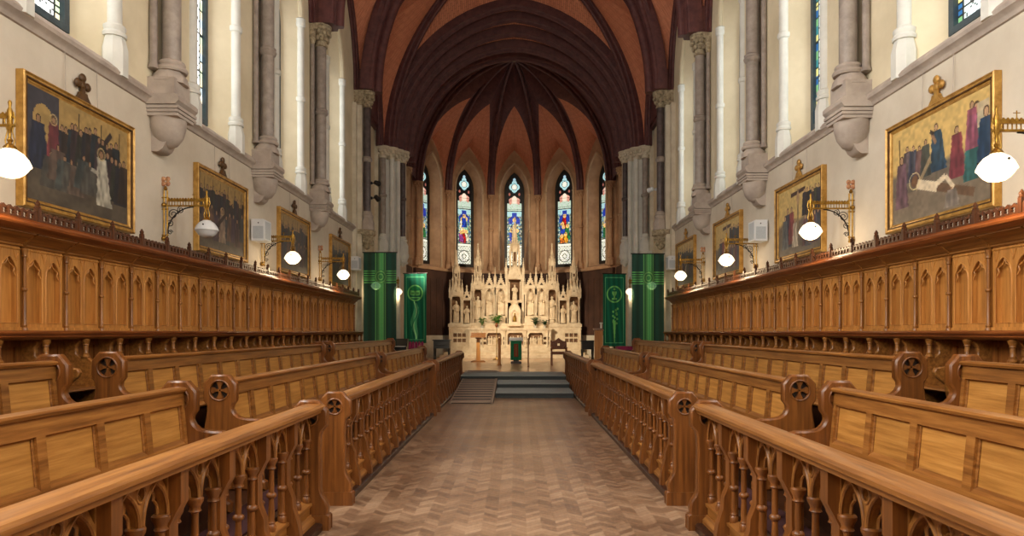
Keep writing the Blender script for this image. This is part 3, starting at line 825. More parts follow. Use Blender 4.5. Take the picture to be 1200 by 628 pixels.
# --- desk pieces (shared meshes, one set per side)
def desk_meshes(s):
    L = local(s, 0); D = {}
    T = .078
    out = [(-.15, 0), (.175, 0), (.175, .11), (.16, .12), (.165, .17), (.150, .22), (.118, .27), (.108, .31), (.108, .52), (.104, .60), (.108, .70), (.118, .745), (.158, .79), (.158, .905), (.085, .982),
           (-.045, .982), (-.118, .905), (-.118, .79), (-.09, .745), (-.12, .60), (-.13, .3), (-.15, .2)]
    mb = MB(); chamfered(mb, out, [circle(.02, .855, .066, 20)], lambda a, z, t: L(a, t, z), -T/2, T/2, .012)
    for t in (-1, 1): mb.plate([(-.152, 0), (.178, 0), (.178, .10), (.165, .115), (-.152, .115)], [], lambda a, z, q: L(a, q, z), t*T/2, t*(T/2+.012))
    D['end'] = mb.mesh('desk_end', [oak_end, oak_dark_and_shade])
    mb = MB(); cross_roundel(mb, lambda a, z, t: L(a, t, z), .02, .855, .064, -T/2, T/2); D['roundel'] = mb.mesh('desk_roundel', [oak_end, oak_black])
    mb = MB()
    mb.plate([(-.03, .0), (.118, 0), (.118, .12), (.106, .19), (.088, .25), (.072, .30), (.068, .37), (.048, .42), (.034, .46), (.034, .63), (.058, .68), (.085, .73), (.085, .885), (-.03, .885)], [], lambda a, z, t: L(a, t, z), -.037, .037)
    D['post'] = mb.mesh('desk_post', oak_end)
    # tracery for one bay
    bw = .53-.074
    def tracery(hw, aw, apex, zs, t0, t1, cusp, mb, top):
        def arch_pts(c):
            ar = arc(aw, apex-zs, 10); pts = [(c+x, zs+z) for x, z in ar]; ptl = [(c-x, zs+z) for x, z in reversed(ar[:-1])]
            return pts+ptl         # right springing -> left springing
        c1 = -bw/4; c2 = bw/4
        o = [(-bw/2, top), (-bw/2, zs-.03), (c1-aw, zs-.03)] + list(reversed(arch_pts(c1))) + [(c1+aw, zs-.03), (c2-aw, zs-.03)] + list(reversed(arch_pts(c2))) + [(c2+aw, zs-.03), (bw/2, zs-.03), (bw/2, top)]
        holes = [circle(0, zs+.136, .031, 14)]
        if not cusp:
            for e in (-1, 1):
                holes.append([(e*(bw/2-.014), top-.016), (e*(bw/2-.014), zs+.10), (e*(bw/2-.06), top-.016)] if e < 0 else [(bw/2-.014, top-.016), (bw/2-.06, top-.016), (bw/2-.014, zs+.10)])
        mb.plate(o, holes, lambda y, z, t: L(t, y, z), t0, t1)
        return arch_pts
    mb = MB()
    ap = tracery(bw/2, .102, .853, .69, -.012, .03, False, mb, .876)
    for c in (-bw/4, bw/4):       # raised arch rolls and inner cusped arches
        mb.tube([L(.032, y, z) for y, z in ap(c)], .0085, 6)
        pts = []
        for q in range(25):
            f = q/24*2-1; sg = 1 if f >= 0 else -1; g = abs(f)
            ar = arc(.086, .146, 12); k = min(11, int((1-g)*12)) if g < 1 else 0
            x, z = ar[min(12, int(round((1-g)*12)))]
            sc_ = 1 - .30*math.exp(-((1-g-.42)/.10)**2)
            pts.append((c+sg*x*sc_, .69+z))
        mb.tube([L(-.006, y, z) for y, z in pts], .007, 6)
    mb.tube([L(.03, .036*math.cos(2*PI*i/16), .826+.036*math.sin(2*PI*i/16)) for i in range(16)], .0075, 6, 0, True)
    for k in range(4):
        an = PI/4+PI/2*k; mb.tube([L(.01, .030*math.cos(an), .826+.030*math.sin(an)), L(.01, .010*math.cos(an), .826+.010*math.sin(an))], .007, 6)
    mb.box(*sorted((L(-.015, 0, 0)[0], L(.048, 0, 0)[0])), -bw/2, bw/2, .868, .886)
    D['tracery'] = mb.mesh('desk_tracery', oak_z)
    mb = MB(); P = [(.022, .20), (.026, .22), (.026, .245), (.018, .26), (.022, .27), (.016, .285), (.018, .33), (.0145, .40), (.015, .425), (.026, .435), (.029, .445), (.026, .455), (.015, .465), (.016, .50), (.0145, .60), (.017, .612), (.027, .62), (.022, .632), (.024, .645), (.034, .665), (.036, .682), (.03, .69)]
    mb.lathe([(a*1.15, z) for a, z in P], L(.008, 0, 0), 12); D['baluster'] = mb.mesh('desk_baluster', oak_end)
    mb = MB()
    mb.box(*sorted((L(-.02, 0, 0)[0], L(.03, 0, 0)[0])), -bw/2, bw/2, .09, .20)
    mb.plate([(-.02, .195), (.05, .185), (.05, .205), (-.02, .225)], [], lambda a, z, t: L(a, t, z), -bw/2, bw/2)
    mb.plate([(-.02, .06), (.075, .06), (.075, .085), (.04, .12), (-.02, .12)], [], lambda a, z, t: L(a, t, z), -bw/2, bw/2)
    D['apron'] = mb.mesh('desk_apron', oak_y)
    return D
def rail_mesh(s, ln):
    L = local(s, 0); mb = MB()
    prof = [(.112, .885), (.118, .905), (.132, .915), (.135, .935), (.125, .950), (.105, .956), (.0, .956), (-.02, .950), (-.235, .868), (-.24, .85), (-.225, .838), (-.05, .90), (.0, .885)]
    mb.plate(prof, [], lambda a, z, t: L(a, t, z), -ln/2+.04, ln/2-.04)
    mb.plate([(-.03, .872), (.07, .872), (.085, .888), (-.03, .888)], [], lambda a, z, t: L(a, t, z), -ln/2+.04, ln/2-.04)
    return mb.mesh('desk_rail', oak_red if False else oak_y)
def plinth_mesh(s, ln):
    L = local(s, 0); mb = MB(); mb.plate([(-.13, 0), (.13, 0), (.13, .045), (.11, .06), (-.13, .06)], [], lambda a, z, t: L(a, t, z), -ln/2, ln/2)
    return mb.mesh('desk_plinth', oak_dark_and_shade)
DESK_U = 1.535
def desk(s, i):
    y0, y1 = SEC[i]; n = sd(s); ln = y1-y0
    lab = ['nearest oak book desk with open tracery front, %s of the aisle', 'oak book desk with open tracery front halfway along the %s of the aisle', 'farthest oak book desk, %s of the aisle beside the chancel step'][i] % n
    r = root('choir_desk', (s*DESK_U, (y0+y1)/2, 0), lab, 'desk', 'book desks along the aisle')
    D = cached(('desk', s), lambda: desk_meshes(s))
    link('book_rail', cached(('rail', s, round(ln, 2)), lambda: rail_mesh(s, ln)), r)
    link('plinth', cached(('plinth', s, round(ln, 2)), lambda: plinth_mesh(s, ln)), r)
    for e in (-1, 1):
        p = link('end_panel', D['end'], r, (0, e*(ln/2-.04), 0)); link('roundel', D['roundel'], p)
    st = (ln-.08)/NBAY
    for k in range(NBAY+1):
        y = -ln/2+.04+k*st
        if 0 < k < NBAY: link('post', D['post'], r, (0, y, 0))
        if k < NBAY:
            yc = y+st/2
            link('tracery', D['tracery'], r, (0, yc, 0)); link('apron', D['apron'], r, (0, yc, 0))
            for q in (-.5, 0, .5): link('baluster', D['baluster'], r, (0, yc+q*.41, 0))
for s in (-1, 1):
    for i in range(3): desk(s, i)

# --- pews: panelled back, seat, shaped ends with a cross roundel
def pew_meshes(s):
    L = local(s, 0); D = {}; T = .08
    out = [(-.16, 0), (.40, 0), (.40, .07), (.37, .09), (.36, .40), (.37, .45), (.405, .475), (.41, .52), (.395, .575), (.37, .605), (.33, .618), (.27, .618), (.20, .625), (.16, .637), (.128, .665), (.110, .70), (.112, .735), (.142, .775), (.142, .92), (.075, 1.0),
           (-.075, 1.0), (-.142, .92), (-.142, .775), (-.112, .735), (-.11, .69), (-.14, .5), (-.15, .3)]
    mb = MB(); chamfered(mb, out, [circle(0, .865, .084, 22)], lambda a, z, t: L(a, t, z), -T/2, T/2, .014); D['end'] = mb.mesh('pew_end', [oak_end])
    mb = MB(); cross_roundel(mb, lambda a, z, t: L(a, t, z), 0, .865, .082, -T/2, T/2); D['roundel'] = mb.mesh('pew_roundel', [oak_end, oak_black])
    return D
def back_map(s):
    return lambda y, z, t: (-s*(.095-(z-.42)/.52*.05 - t), y, z)
def pew_frame(s, ln, nb):
    B = back_map(s); mb = MB(); st = (ln-.16)/nb; holes = []
    for k in range(nb):
        a = -ln/2+.08+k*st+.036; b = a+st-.072
        holes.append([(a, .535), (b, .535), (b, .82), (a, .82)])
    mb.plate([(-ln/2+.04, .36), (ln/2-.04, .36), (ln/2-.04, .925), (-ln/2+.04, .925)], holes, B, 0, .042)
    for h in holes:      # moulded edges and the sloped sill at the foot of each panel
        (a, z0), (b, _), _, (_, z1) = h
        mb.plate([(0.001, 0), (.034, .034), (.036, 0)], [], lambda t, z, y, B=B, z0=z0: B(y, z0+z, t), a, b)
        mb.tube([B(a, z1-.004, .022), B(b, z1-.004, .022)], .008, 6); mb.tube([B(a+.004, z0, .024), B(a+.004, z1, .024)], .007, 6); mb.tube([B(b-.004, z0, .024), B(b-.004, z1, .024)], .007, 6)
    return mb.mesh('pew_frame', oak_y)
def pew_panel(s, ln, nb):
    B = back_map(s); mb = MB(); st = (ln-.16)/nb
    mb.plate([(-st/2+.03, .545), (st/2-.03, .545), (st/2-.03, .83), (-st/2+.03, .83)], [], B, .030, .040); return mb.mesh('pew_panel', oak_panel)
def pew_cap(s, ln):
    L = local(s, 0); mb = MB()
    mb.plate([(.055, .918), (.072, .922), (.078, .938), (.068, .950), (.03, .953), (-.03, .953), (-.05, .945), (-.05, .918)], [], lambda a, z, t: L(a, t, z), -ln/2+.04, ln/2-.04); return mb.mesh('pew_cap', oak_y)
def pew_seat(s, ln):
    L = local(s, 0); mb = MB()
    mb.plate([(.06, .405), (.36, .415), (.375, .425), (.375, .44), (.36, .448), (.06, .435)], [], lambda a, z, t: L(a, t, z), -ln/2+.04, ln/2-.04)
    return mb.mesh('pew_seat', oak_y)
def pew_front(s, ln):
    L = local(s, 0); mb = MB()
    mb.plate([(.30, .0), (.325, .0), (.325, .41), (.30, .41)], [], lambda a, z, t: L(a, t, z), -ln/2+.04, ln/2-.04); return mb.mesh('pew_front', oak_dark_and_shade)  # seat front coloured dark so the desk openings look shaded
def book_shelf(s, ln):
    L = local(s, 0); mb = MB()
    mb.plate([(.02, .915), (-.24, .86), (-.245, .84), (-.02, .885), (.0, .36), (.02, .36)], [], lambda a, z, t: L(a, t, z), -ln/2+.04, ln/2-.04); return mb.mesh('pew_shelf', oak_y)
PEW_U = {1: 2.51, 2: 3.48}; PEW_Z = {1: .13, 2: .33}
PSEC = {1: [(-1.15, 5.24), (5.90, 12.26), (12.80, 18.7)], 2: [(-1.15, 5.24), (5.90, 12.26), (12.80, 19.3)]}
def pew(s, row, i):
    y0, y1 = PSEC[row][i]; ln = y1-y0; nb = 12 if i < 2 else 11; n = sd(s)
    pos = ['nearest', 'middle', 'farthest'][i]; rw = {1: 'front row', 2: 'second row below the stalls'}[row]
    lab = '%s oak pew with panelled back in the %s, %s side' % (pos, rw, n)
    r = root('choir_pew', (s*PEW_U[row], (y0+y1)/2, PEW_Z[row]), lab, 'pew', 'oak pews facing the aisle')
    D = cached(('pew', s), lambda: pew_meshes(s)); k = (s, round(ln, 2))
    link('back_frame', cached(('pf',)+k, lambda: pew_frame(s, ln, nb)), r)
    st = (ln-.16)/nb; pm = cached(('pp',)+k, lambda: pew_panel(s, ln, nb))
    for j in range(nb): link('back_panel', pm, r, (0, -ln/2+.08+(j+.5)*st, 0))
    link('top_rail', cached(('pc',)+k, lambda: pew_cap(s, ln)), r); link('seat', cached(('ps',)+k, lambda: pew_seat(s, ln)), r); link('seat_front', cached(('pq',)+k, lambda: pew_front(s, ln)), r)
    if row == 1: link('book_shelf', cached(('pb',)+k, lambda: book_shelf(s, ln)), r)
    for e in (-1, 1):
        p = link('end_panel', D['end'], r, (0, e*(ln/2-.04), 0)); link('roundel', D['roundel'], p)
for s in (-1, 1):
    for row in (1, 2):
        for i in range(3): pew(s, row, i)

# --- stalls against the walls
PITCH = .597; SU = 4.60
def stalls(s):
    n = sd(s); B = local(s, 0)
    y0 = 4.03 if s < 0 else 4.13; N = 26; ZF = .48; ym = y0+N*PITCH/2; ln = N*PITCH
    r = root('choir_stalls', (s*SU, ym, ZF), 'long row of oak choir stalls with arched panelling against the %s wall' % n, 'stalls', 'choir stalls')
    M = lambda a, y, z: (-s*a, y, z-ZF)          # local, y relative to ym, z absolute
    g = .030
    mb = MB(); pw = PITCH-.055
    mb.plate([(-PITCH/2, 1.50), (PITCH/2, 1.50), (PITCH/2, 2.32), (-PITCH/2, 2.32)], [], lambda y, z, t: M(t, y, z), -.064, -.045)
    board = mb.mesh('stall_board', oak_panel_z)
    mb = MB(); hl = []
    for c in (-pw/4+.004, pw/4-.004): hl.append(lancet(c, pw/4-.030, 1.585, 2.03, .17, 8))
    mb.plate([(-pw/2, 1.51), (pw/2, 1.51), (pw/2, 2.31), (-pw/2, 2.31)], hl, lambda y, z, t: M(t, y, z), -.045, .012)
    for c, h in zip((-pw/4+.004, pw/4-.004), hl):
        mb.tube([M(.012, y, z) for y, z in h], .007, 6, 0, True)
        ar = arc(pw/4-.03, .17, 8)
        for e in (-1, 1):                  # cusps
            mb.tube([M(-.004, c+e*(pw/4-.030), 2.02), M(-.004, c+e*(pw/4-.060), 2.06), M(-.004, c+e*(pw/4-.05), 2.10), M(-.004, c+e*.02, 2.14), M(-.004, c, 2.18)], .008, 6)
    # upper spandrel carving
    for c in (-pw/2+.05, 0, pw/2-.05):
        mb.tube([M(.012, c-.035, 2.26), M(.012, c, 2.165), M(.012, c+.035, 2.26)], .009, 6)
    mb.box(*sorted((M(-.02, 0, 0)[0], M(.028, 0, 0)[0])), -pw/2, pw/2, 1.51-ZF, 1.545-ZF)
    mb.tube([M(.012, -pw/2, 2.275), M(.012, pw/2, 2.275)], .010, 6)
    trac = mb.mesh('stall_tracery', oak_panel_z)
    mb = MB(); cs = [(.012*0+.0, 0)]
    prof = [(0.0, 2.30), (.02, 2.31), (.05, 2.345), (.10, 2.385), (.16, 2.41), (.16, 2.425), (-.05, 2.425), (-.05, 2.30)]
    mb.plate(prof, [], lambda a, z, t: M(a, t, z), -PITCH/2+.012, PITCH/2-.012); mb.tube([M(.022, -PITCH/2, 2.312), M(.022, PITCH/2, 2.312)], .014, 8)
    cove = mb.mesh('stall_cove', oak_y)
    mb = MB()
    P = [(.030, 1.50), (.030, 1.53), (.022, 1.545), (.026, 1.56), (.017, 1.575), (.016, 1.88), (.026, 1.89), (.028, 1.90), (.026, 1.91), (.016, 1.92), (.015, 2.20), (.024, 2.21), (.02, 2.225), (.03, 2.26), (.032, 2.28), (.026, 2.285)]
    mb.lathe([(a, z-ZF) for a, z in P], M(.035, 0, ZF), 10)
    mb.plate([(-.02, 1.5), (.02, 1.5), (.02, 2.29), (.07, 2.35), (.14, 2.425), (-.02, 2.425)], [], lambda a, z, t: M(a, t, z), -.016, .016)
    shaft = mb.mesh('stall_shaft', oak_z)
    mb = MB(); hh = []
    for j in range(6): 
        c = -PITCH/2+.05+(j+.5)*(PITCH-.1)/6
        hh.append(foil(c, 2.575, .030, 4, 5, PI/4))
    mb.plate([(-PITCH/2+.018, 2.53), (PITCH/2-.018, 2.53), (PITCH/2-.018, 2.608)] + [(PITCH/2-.018-(q+.5)*(PITCH-.036)/14, 2.635 if q % 2 == 0 else 2.608) for q in range(14)] + [(-PITCH/2+.018, 2.608)], hh, lambda y, z, t: M(t, y, z), .145, .17)
    mb.tube([M(.158, -PITCH/2, 2.535), M(.158, PITCH/2, 2.535)], .016, 6)
    crest = mb.mesh('stall_cresting', oak_crest)
    mb = MB(); mb.box(*sorted((M(.135, 0, 0)[0], M(.18, 0, 0)[0])), -.021, .021, 2.52-ZF, 2.665-ZF)
    mb.lathe([(.026, 2.665-ZF), (.030, 2.675-ZF), (.02, 2.685-ZF), (.026, 2.705-ZF), (.016, 2.72-ZF), (.004, 2.74-ZF)], M(.158, 0, ZF), 8)
    fin = mb.mesh('stall_finial', oak_crest)
    mb = MB()
    mb.plate([(-.06, 2.42), (.17, 2.42), (.20, 2.435), (.215, 2.45), (.24, 2.465), (.245, 2.485), (.235, 2.50), (.19, 2.515), (.185, 2.53), (-.06, 2.53)], [], lambda a, z, t: M(a, t, z), -ln/2-.05, ln/2+.06)
    cor = mb.mesh('stall_cornice', oak_red)
    mb = MB()
    mb.plate([(-.06, 1.425), (.22, 1.425), (.26, 1.44), (.275, 1.455), (.26, 1.468), (.28, 1.48), (.285, 1.495), (.27, 1.507), (.03, 1.515), (-.06, 1.515)], [], lambda a, z, t: M(a, t, z), -ln/2-.03, ln/2+.1)
    ledge = mb.mesh('stall_ledge', oak_red)
    # divider with shaped arm and turned shaft
    mb = MB()
    cur = [(-.06, .48), (.46, .48), (.46, .56), (.43, .60), (.42, .86), (.45, 1.0), (.50, 1.04), (.55, 1.08), (.565, 1.12), (.545, 1.155), (.49, 1.168), (.41, 1.175), (.33, 1.195), (.285, 1.225), (.27, 1.24), (.19, 1.24), (.15, 1.28), (.15, 1.35), (.19, 1.40), (.255, 1.415), (.255, 1.43), (-.06, 1.43)]
    chamfered(mb, cur, [], lambda a, z, t: M(a, t, z), -.027, .027, .008); div = mb.mesh('stall_divider', oak_y)
    mb = MB(); P = [(.040, 1.235), (.044, 1.245), (.036, 1.258), (.028, 1.27), (.03, 1.28), (.022, 1.292), (.024, 1.33), (.022, 1.36), (.03, 1.368), (.026, 1.378), (.038, 1.405), (.042, 1.425)]
    mb.lathe([(a, z-ZF) for a, z in P], M(.235, 0, ZF), 12); dsh = mb.mesh('stall_divider_shaft', oak_y)
    mb = MB(); mb.plate([(-PITCH/2+.03, .94), (PITCH/2-.03, .94), (PITCH/2-.03, 1.43), (-PITCH/2+.03, 1.43)], [[(-PITCH/2+.10, 1.0), (PITCH/2-.10, 1.0), (PITCH/2-.10, 1.36), (-PITCH/2+.10, 1.36)]], lambda y, z, t: M(t, y, z), .0, .02)
    mb.plate([(-PITCH/2+.03, .94), (PITCH/2-.03, .94), (PITCH/2-.03, 1.43), (-PITCH/2+.03, 1.43)], [], lambda y, z, t: M(t, y, z), -.03, .003); sback = mb.mesh('stall_seat_back', oak_end)
    mb = MB(); mb.plate([(-.03, .91), (.36, .91), (.39, .925), (.38, .945), (-.03, .945)], [], lambda a, z, t: M(a, t, z), -PITCH/2+.03, PITCH/2-.03); sseat = mb.mesh('stall_seat', oak_y)
    for k in range(N):
        yc = -ln/2+(k+.5)*PITCH
        p = link('arched_panel', board, r, (0, yc, 0)); link('tracery', trac, p)
        link('cove', cove, r, (0, yc, 0)); link('cresting', crest, r, (0, yc, 0))
        link('seat_back', sback, r, (0, yc, 0)); link('seat', sseat, r, (0, yc, 0))
    for k in range(N+1):
        y = -ln/2+k*PITCH
        link('shaft', shaft, r, (0, y, 0)); link('finial', fin, r, (0, y, 0)); d = link('divider', div, r, (0, y, 0)); link('divider_shaft', dsh, d)
    link('cornice', cor, r); link('ledge', ledge, r)
    mb = MB(); mb.plate([(-.24, ZF), (-.065, ZF), (-.065, 2.42), (-.24, 2.42)], [], lambda a, z, t: M(a, t, z), -ln/2, ln/2); link('backing', mb.mesh('stall_backing', oak_dark_and_shade), r)
    for e in (-1, 1):
        mb = MB(); yy = e*ln/2; mb.plate([(-.24, 1.5), (.02, 1.5), (.02, 2.3), (.15, 2.42), (-.24, 2.42)], [], lambda a, z, t: M(a, t, z), yy-.02, yy+.02); link('side_panel', mb.mesh('stall_side', oak_z), r)
for s in (-1, 1): stalls(s)
# red kneeling carpet between desk and front pew
for s in (-1, 1):
    mb = MB(); mb.box(*sorted((s*1.78, s*2.08)), -1.2, 18.6, .13, .142)
    single('kneeling_carpet', mb, carpet_red, 'strip of dark red carpet on the floor between desk and pew, %s side' % sd(s), 'carpet', 'red carpet strips')
# ------------------------------------------------------------------ paintings
def paint_scene(kind, side, nu=120, nv=84):
    rs = np.random.RandomState(100+kind)
    I, J = np.meshgrid(np.arange(nu), np.arange(nv)); U = (I+.5)/nu*1.46; V = (J+.5)/nv
    n1 = vnoise(nu, nv, 9, 7, rs); n2 = vnoise(nu, nv, 40, 28, rs); n3 = vnoise(nu, nv, 20, 40, rs)
    gold = np.array([.80, .68, .42]); ground = np.array([.46, .42, .36])
    hor = .50+.10*(vnoise(nu, nv, 6, 1, rs)-.5)
    t = np.clip((V-hor)/.06+.5, 0, 1)[..., None]
    c = ground*(1-t)+gold*t
    dark = np.clip((.62-V)*2, 0, 1)[..., None]*.30
    c = c*(1-dark*(n1[..., None]))
    def put(m, col, amt=.92):
        m = np.clip(m, 0, 1)[..., None]*amt; c[:] = c*(1-m)+np.array(col)*m
    soft = lambda q, k=18: np.clip((1-q)*k*.35+.5, 0, 1)
    def person(u, foot, h, col, w=.30, halo=False, lean=0, skin=(.74,.60,.46)):
        y = (V-foot)/h; x = U-u-lean*(y-.5)*h
        ww = w*h*(.62-.30*np.clip(y, 0, 1))*(1+.12*(n3-.5)*2)
        m = (y > 0) & (y < .84)
        fold = .72+.55*vnoise(nu, nv, 46, 9, rs)
        mm = np.where(m, np.clip((ww-np.abs(x))/.012+.5, 0, 1), 0)
        a = mm[..., None]*.93; c[:] = c*(1-a)+(np.array(col)[None, None]*fold[..., None])*a
        hx = U-u-lean*.4*h; hy = V-foot-.91*h; r = np.hypot(hx, hy*1.0)
        if halo:
            put(np.clip(1-np.abs(r-.105*h)/.010, 0, 1), (.92,.84,.60)); put((r < .1*h).astype(float), (.78,.66,.42), .5)
        put(soft(np.hypot(hx/(.062*h), hy/(.085*h))), (.26,.18,.12)); put(soft(np.hypot(hx/(.048*h), (hy+.01*h)/(.066*h))), skin)
        return
    def beam(u0, v0, u1, v1, w, col):
        d = np.array([u1-u0, v1-v0]); L = np.hypot(*d); d = d/L
        a = (U-u0)*d[0]+(V-v0)*d[1]; b = np.abs(-(U-u0)*d[1]+(V-v0)*d[0])
        put(np.where((a > 0) & (a < L), np.clip((w-b)/.008+.5, 0, 1), 0), col)
    dk = [(.16,.17,.22), (.22,.18,.16), (.14,.20,.24), (.26,.20,.22), (.20,.22,.18)]
    if kind == 0:      # judgement before an arch, white robed figure at right
        put(((U < .40) & (V > .45)).astype(float), (.26,.27,.34)); put((((np.hypot((U-.20)/.13, (V-.72)/.16) < 1) | ((np.abs(U-.20) < .13) & (V < .72) & (V > .3)))).astype(float), (.82,.70,.42))
        beam(.92, .60, 1.18, .90, .028, (.22,.18,.18))
        for k in range(13): person(.42+k*.068+rs.rand()*.03, .34+.10*rs.rand(), .40+.08*rs.rand(), dk[k % 5], .34)
        for q in (.66, 1.0, 1.3): beam(q, .55, q+.02, .95, .006, (.16,.12,.1))
        person(.14, .28, .50, (.14,.18,.30), .42); person(.33, .36, .46, (.48,.22,.26), .34, True)
        for k in range(5): person(1.12+k*.07, .18+.05*rs.rand(), .48, dk[(k+2) % 5], .4)
        for k in range(7): person(.30+k*.09, .14+.1*rs.rand(), .34, [(.36,.36,.34), (.44,.38,.34), (.30,.34,.34)][k % 3], .7)
        person(1.04, .12, .58, (.80,.80,.74), .34, True, -.1)
        beam(.98, .44, .86, .46, .02, (.78,.78,.72))
    elif kind == 4:    # figure laid upon a beam, workers with hammers
        put(((V < .30)).astype(float), (.52,.46,.38), .6)
        for k in range(4): person(.26+k*.10, .40, .34+.06*rs.rand(), [(.34,.30,.32),(.24,.26,.32),(.40,.30,.30),(.26,.28,.26)][k], .4)
        beam(.14, .40, .12, .90, .007, (.2,.15,.12)); person(.16, .16, .56, (.40,.30,.34), .34)
        beam(.40, .30, .78, .74, .024, (.60,.52,.40)); beam(.62, .30, 1.25, .10, .042, (.40,.30,.22))
        person(.74, .42, .48, (.14,.24,.32), .40, False, -.1); beam(.66, .80, .72, .70, .02, (.6,.46,.34)); beam(.63, .84, .69, .80, .018, (.2,.16,.14))
        person(1.02, .28, .50, (.46,.20,.24), .36); person(1.28, .22, .70, (.16,.36,.36), .40); person(1.22, .50, .44, (.56,.30,.38), .34); put(((np.abs(U-1.36) < .07) & (np.abs(V-.78) < .11)).astype(float), (.74,.68,.56))
        person(1.40, .24, .6, (.14,.24,.36), .36)
        for a in ((.42,.36,.74,.26,.05), (.70,.28,.86,.34,.03), (.86,.34,.98,.20,.024)): beam(a[0], a[1], a[2], a[3], a[4], (.86,.80,.68))
        put(soft(np.hypot((U-.38)/.055, (V-.40)/.06)), (.44,.32,.22)); put(np.clip(1-np.abs(np.hypot(U-.38, V-.40)-.085)/.010, 0, 1), (.9,.84,.6))
        person(.95, .02, .2, (.52,.48,.44), .9)
    elif kind in (5, 6):   # raised dark beam over standing mourners
        put((V > .52).astype(float), (.76,.66,.42), .8)
        beam(.45, .88, .95, .90, .03, (.24,.16,.14)); beam(.70, .35, .70, .94, .026, (.52,.44,.32)); put(soft(np.hypot((U-.70)/.05, (V-.80)/.10)), (.66,.54,.40))
        for k in range(6): person(.92+k*.09, .45+.06*rs.rand(), .40, dk[k % 5], .36)
        person(.34, .12, .60, (.20,.20,.26), .36); person(.48, .16, .56, (.46,.22,.22), .34); person(.24, .10, .52, (.34,.36,.36), .36); person(.60, .10, .42, (.66,.62,.54), .4)
        for k in range(5): person(.95+k*.10, .05+.05*rs.rand(), .46, [(.36,.24,.26),(.28,.30,.34),(.42,.36,.30)][k % 3], .4)
    else:              # crowds on a road with spears
        put((V > .6).astype(float), (.70,.58,.34), .6)
        for k in range(16): person(.06+k*.09+rs.rand()*.03, .38+.12*rs.rand(), .36+.1*rs.rand(), dk[k % 5], .34)
        for k in range(6): beam(.15+k*.24, .6, .16+k*.24+.03*rs.rand(), .97, .006, (.18,.14,.1))
        for k in range(10): person(.10+k*.14+rs.rand()*.05, .10+.12*rs.rand(), .44, [(.34,.26,.26),(.28,.30,.32),(.44,.34,.28),(.30,.24,.30)][k % 4], .38)
        person(.72, .12, .50, (.66,.58,.50), .36, True); beam(.5, .3, 1.05, .72, .03, (.26,.2,.16))
    c *= (.91+.18*n2)[..., None]
    if kind < 4: c *= np.array([.78,.76,.74])
    return np.clip(c, 0, 1)
PAINT = {-1: [(6.68, 8.64), (10.36, 12.3), (13.98, 16.05), (17.9, 19.95)], 1: [(6.72, 8.70), (10.5, 12.42), (14.35, 16.3), (18.05, 20.1)]}
PLAB = {(-1, 0): 'gilt framed painting of a crowd and a white robed figure, nearest on the left wall', (-1, 1): 'gilt framed dark crowd painting on the left wall, second from the camera',
        (-1, 2): 'gilt framed dark painting on the left wall, third from the camera', (-1, 3): 'gilt framed painting nearest the chancel on the left wall',
        (1, 0): 'gilt framed painting of a man laid on a beam, nearest on the right wall', (1, 1): 'gilt framed painting of a cross above mourners, second on the right wall',
        (1, 2): 'gilt framed painting on the right wall, third from the camera', (1, 3): 'gilt framed painting nearest the chancel on the right wall'}
for s in (-1, 1):
    for i, (y0, y1) in enumerate(PAINT[s]):
        z0, z1 = 2.74, 4.08; yc = (y0+y1)/2
        r = root('painting', (s*(W-.01), yc, z0), PLAB[(s, i)], 'painting', 'gilt framed wall paintings')
        def P(a, y, z, s=s): return (s*(W-.01-a), y, z)
        # moulded frame: four mitred sides
        mb = MB()
        prof = [(0, 0), (.075, .0), (.085, .012), (.07, .028), (.072, .045), (.05, .062), (.055, .078), (.035, .095), (.03, .11), (0, .11)]   # (depth, inward)
        cor = [(y0, z0, 1, 1), (y1, z0, -1, 1), (y1, z1, -1, -1), (y0, z1, 1, -1)]
        vs = []; fs = []; k = len(prof)
        for (y, z, iy, iz) in cor:
            for d, w_ in prof: vs.append(P(d, y+iy*w_, z+iz*w_))
        for c4 in range(4):
            for j in range(k):
                j2 = (j+1) % k; d4 = (c4+1) % 4
                fs.append((c4*k+j, c4*k+j2, d4*k+j2, d4*k+j))
        mb.add(vs, fs)
        part('frame', mb, gilt, r)
        mb = MB()
        for zz in (z0+.052, z1-.058): mb.box(*sorted((s*(W-.085), s*(W-.06))), y0+.05, y1-.05, zz, zz+.010)
        for yy in (y0+.05, y1-.06): mb.box(*sorted((s*(W-.085), s*(W-.06))), yy, yy+.010, z0+.05, z1-.05)
        part('frame_hollow', mb, gilt_dark, r)
        kind = i if s < 0 else 4+i
        cols = paint_scene(kind, s)
        if s < 0: pass                     # viewer sees +Y to the right on the left wall
        nv, nu = cols.shape[:2]
        a, b = y0+.10, y1-.10
        f = (lambda u, v, a=a, b=b: P(.034, a+(b-a)*u, z0+.10+(z1-z0-.2)*v)) if s < 0 else (lambda u, v, a=a, b=b: P(.034, b-(b-a)*u, z0+.10+(z1-z0-.2)*v))
        vs, fs, cc = painted('canvas', canvas, nu, nv, f, cols, r)
        link('canvas', painted_mesh('canvas', canvas, vs, fs, cc, wloc(r)), r)
        # carved cross cresting
        mb = MB(); q = lambda y, z, t: P(t, yc+y, z1+z)
        mb.plate([(-.13, -.01), (.13, -.01), (.06, .07), (.05, .10), (-.05, .10), (-.06, .07)], [], q, .01, .06)
        mb.plate([(-.028, .09), (.028, .09), (.022, .26), (-.022, .26)], [], q, .02, .05)
        for (yy, zz) in ((0, .27), (-.085, .19), (.085, .19), (0, .19)): mb.ball(q(yy, zz, .035), .05, .6, 1, 1, 0, 8, 6)
        part('crest_cross', mb, gilt_dark if s < 0 else gilt, r)
        if i in (1, 2) or True:
            for e in (-.28, .28):
                mb = MB(); mb.tube([P(.03, yc+e, z1-.02), P(.02, yc+e, 4.55)], .0035, 5); part('hanging_wire', mb, stone_grey, r)

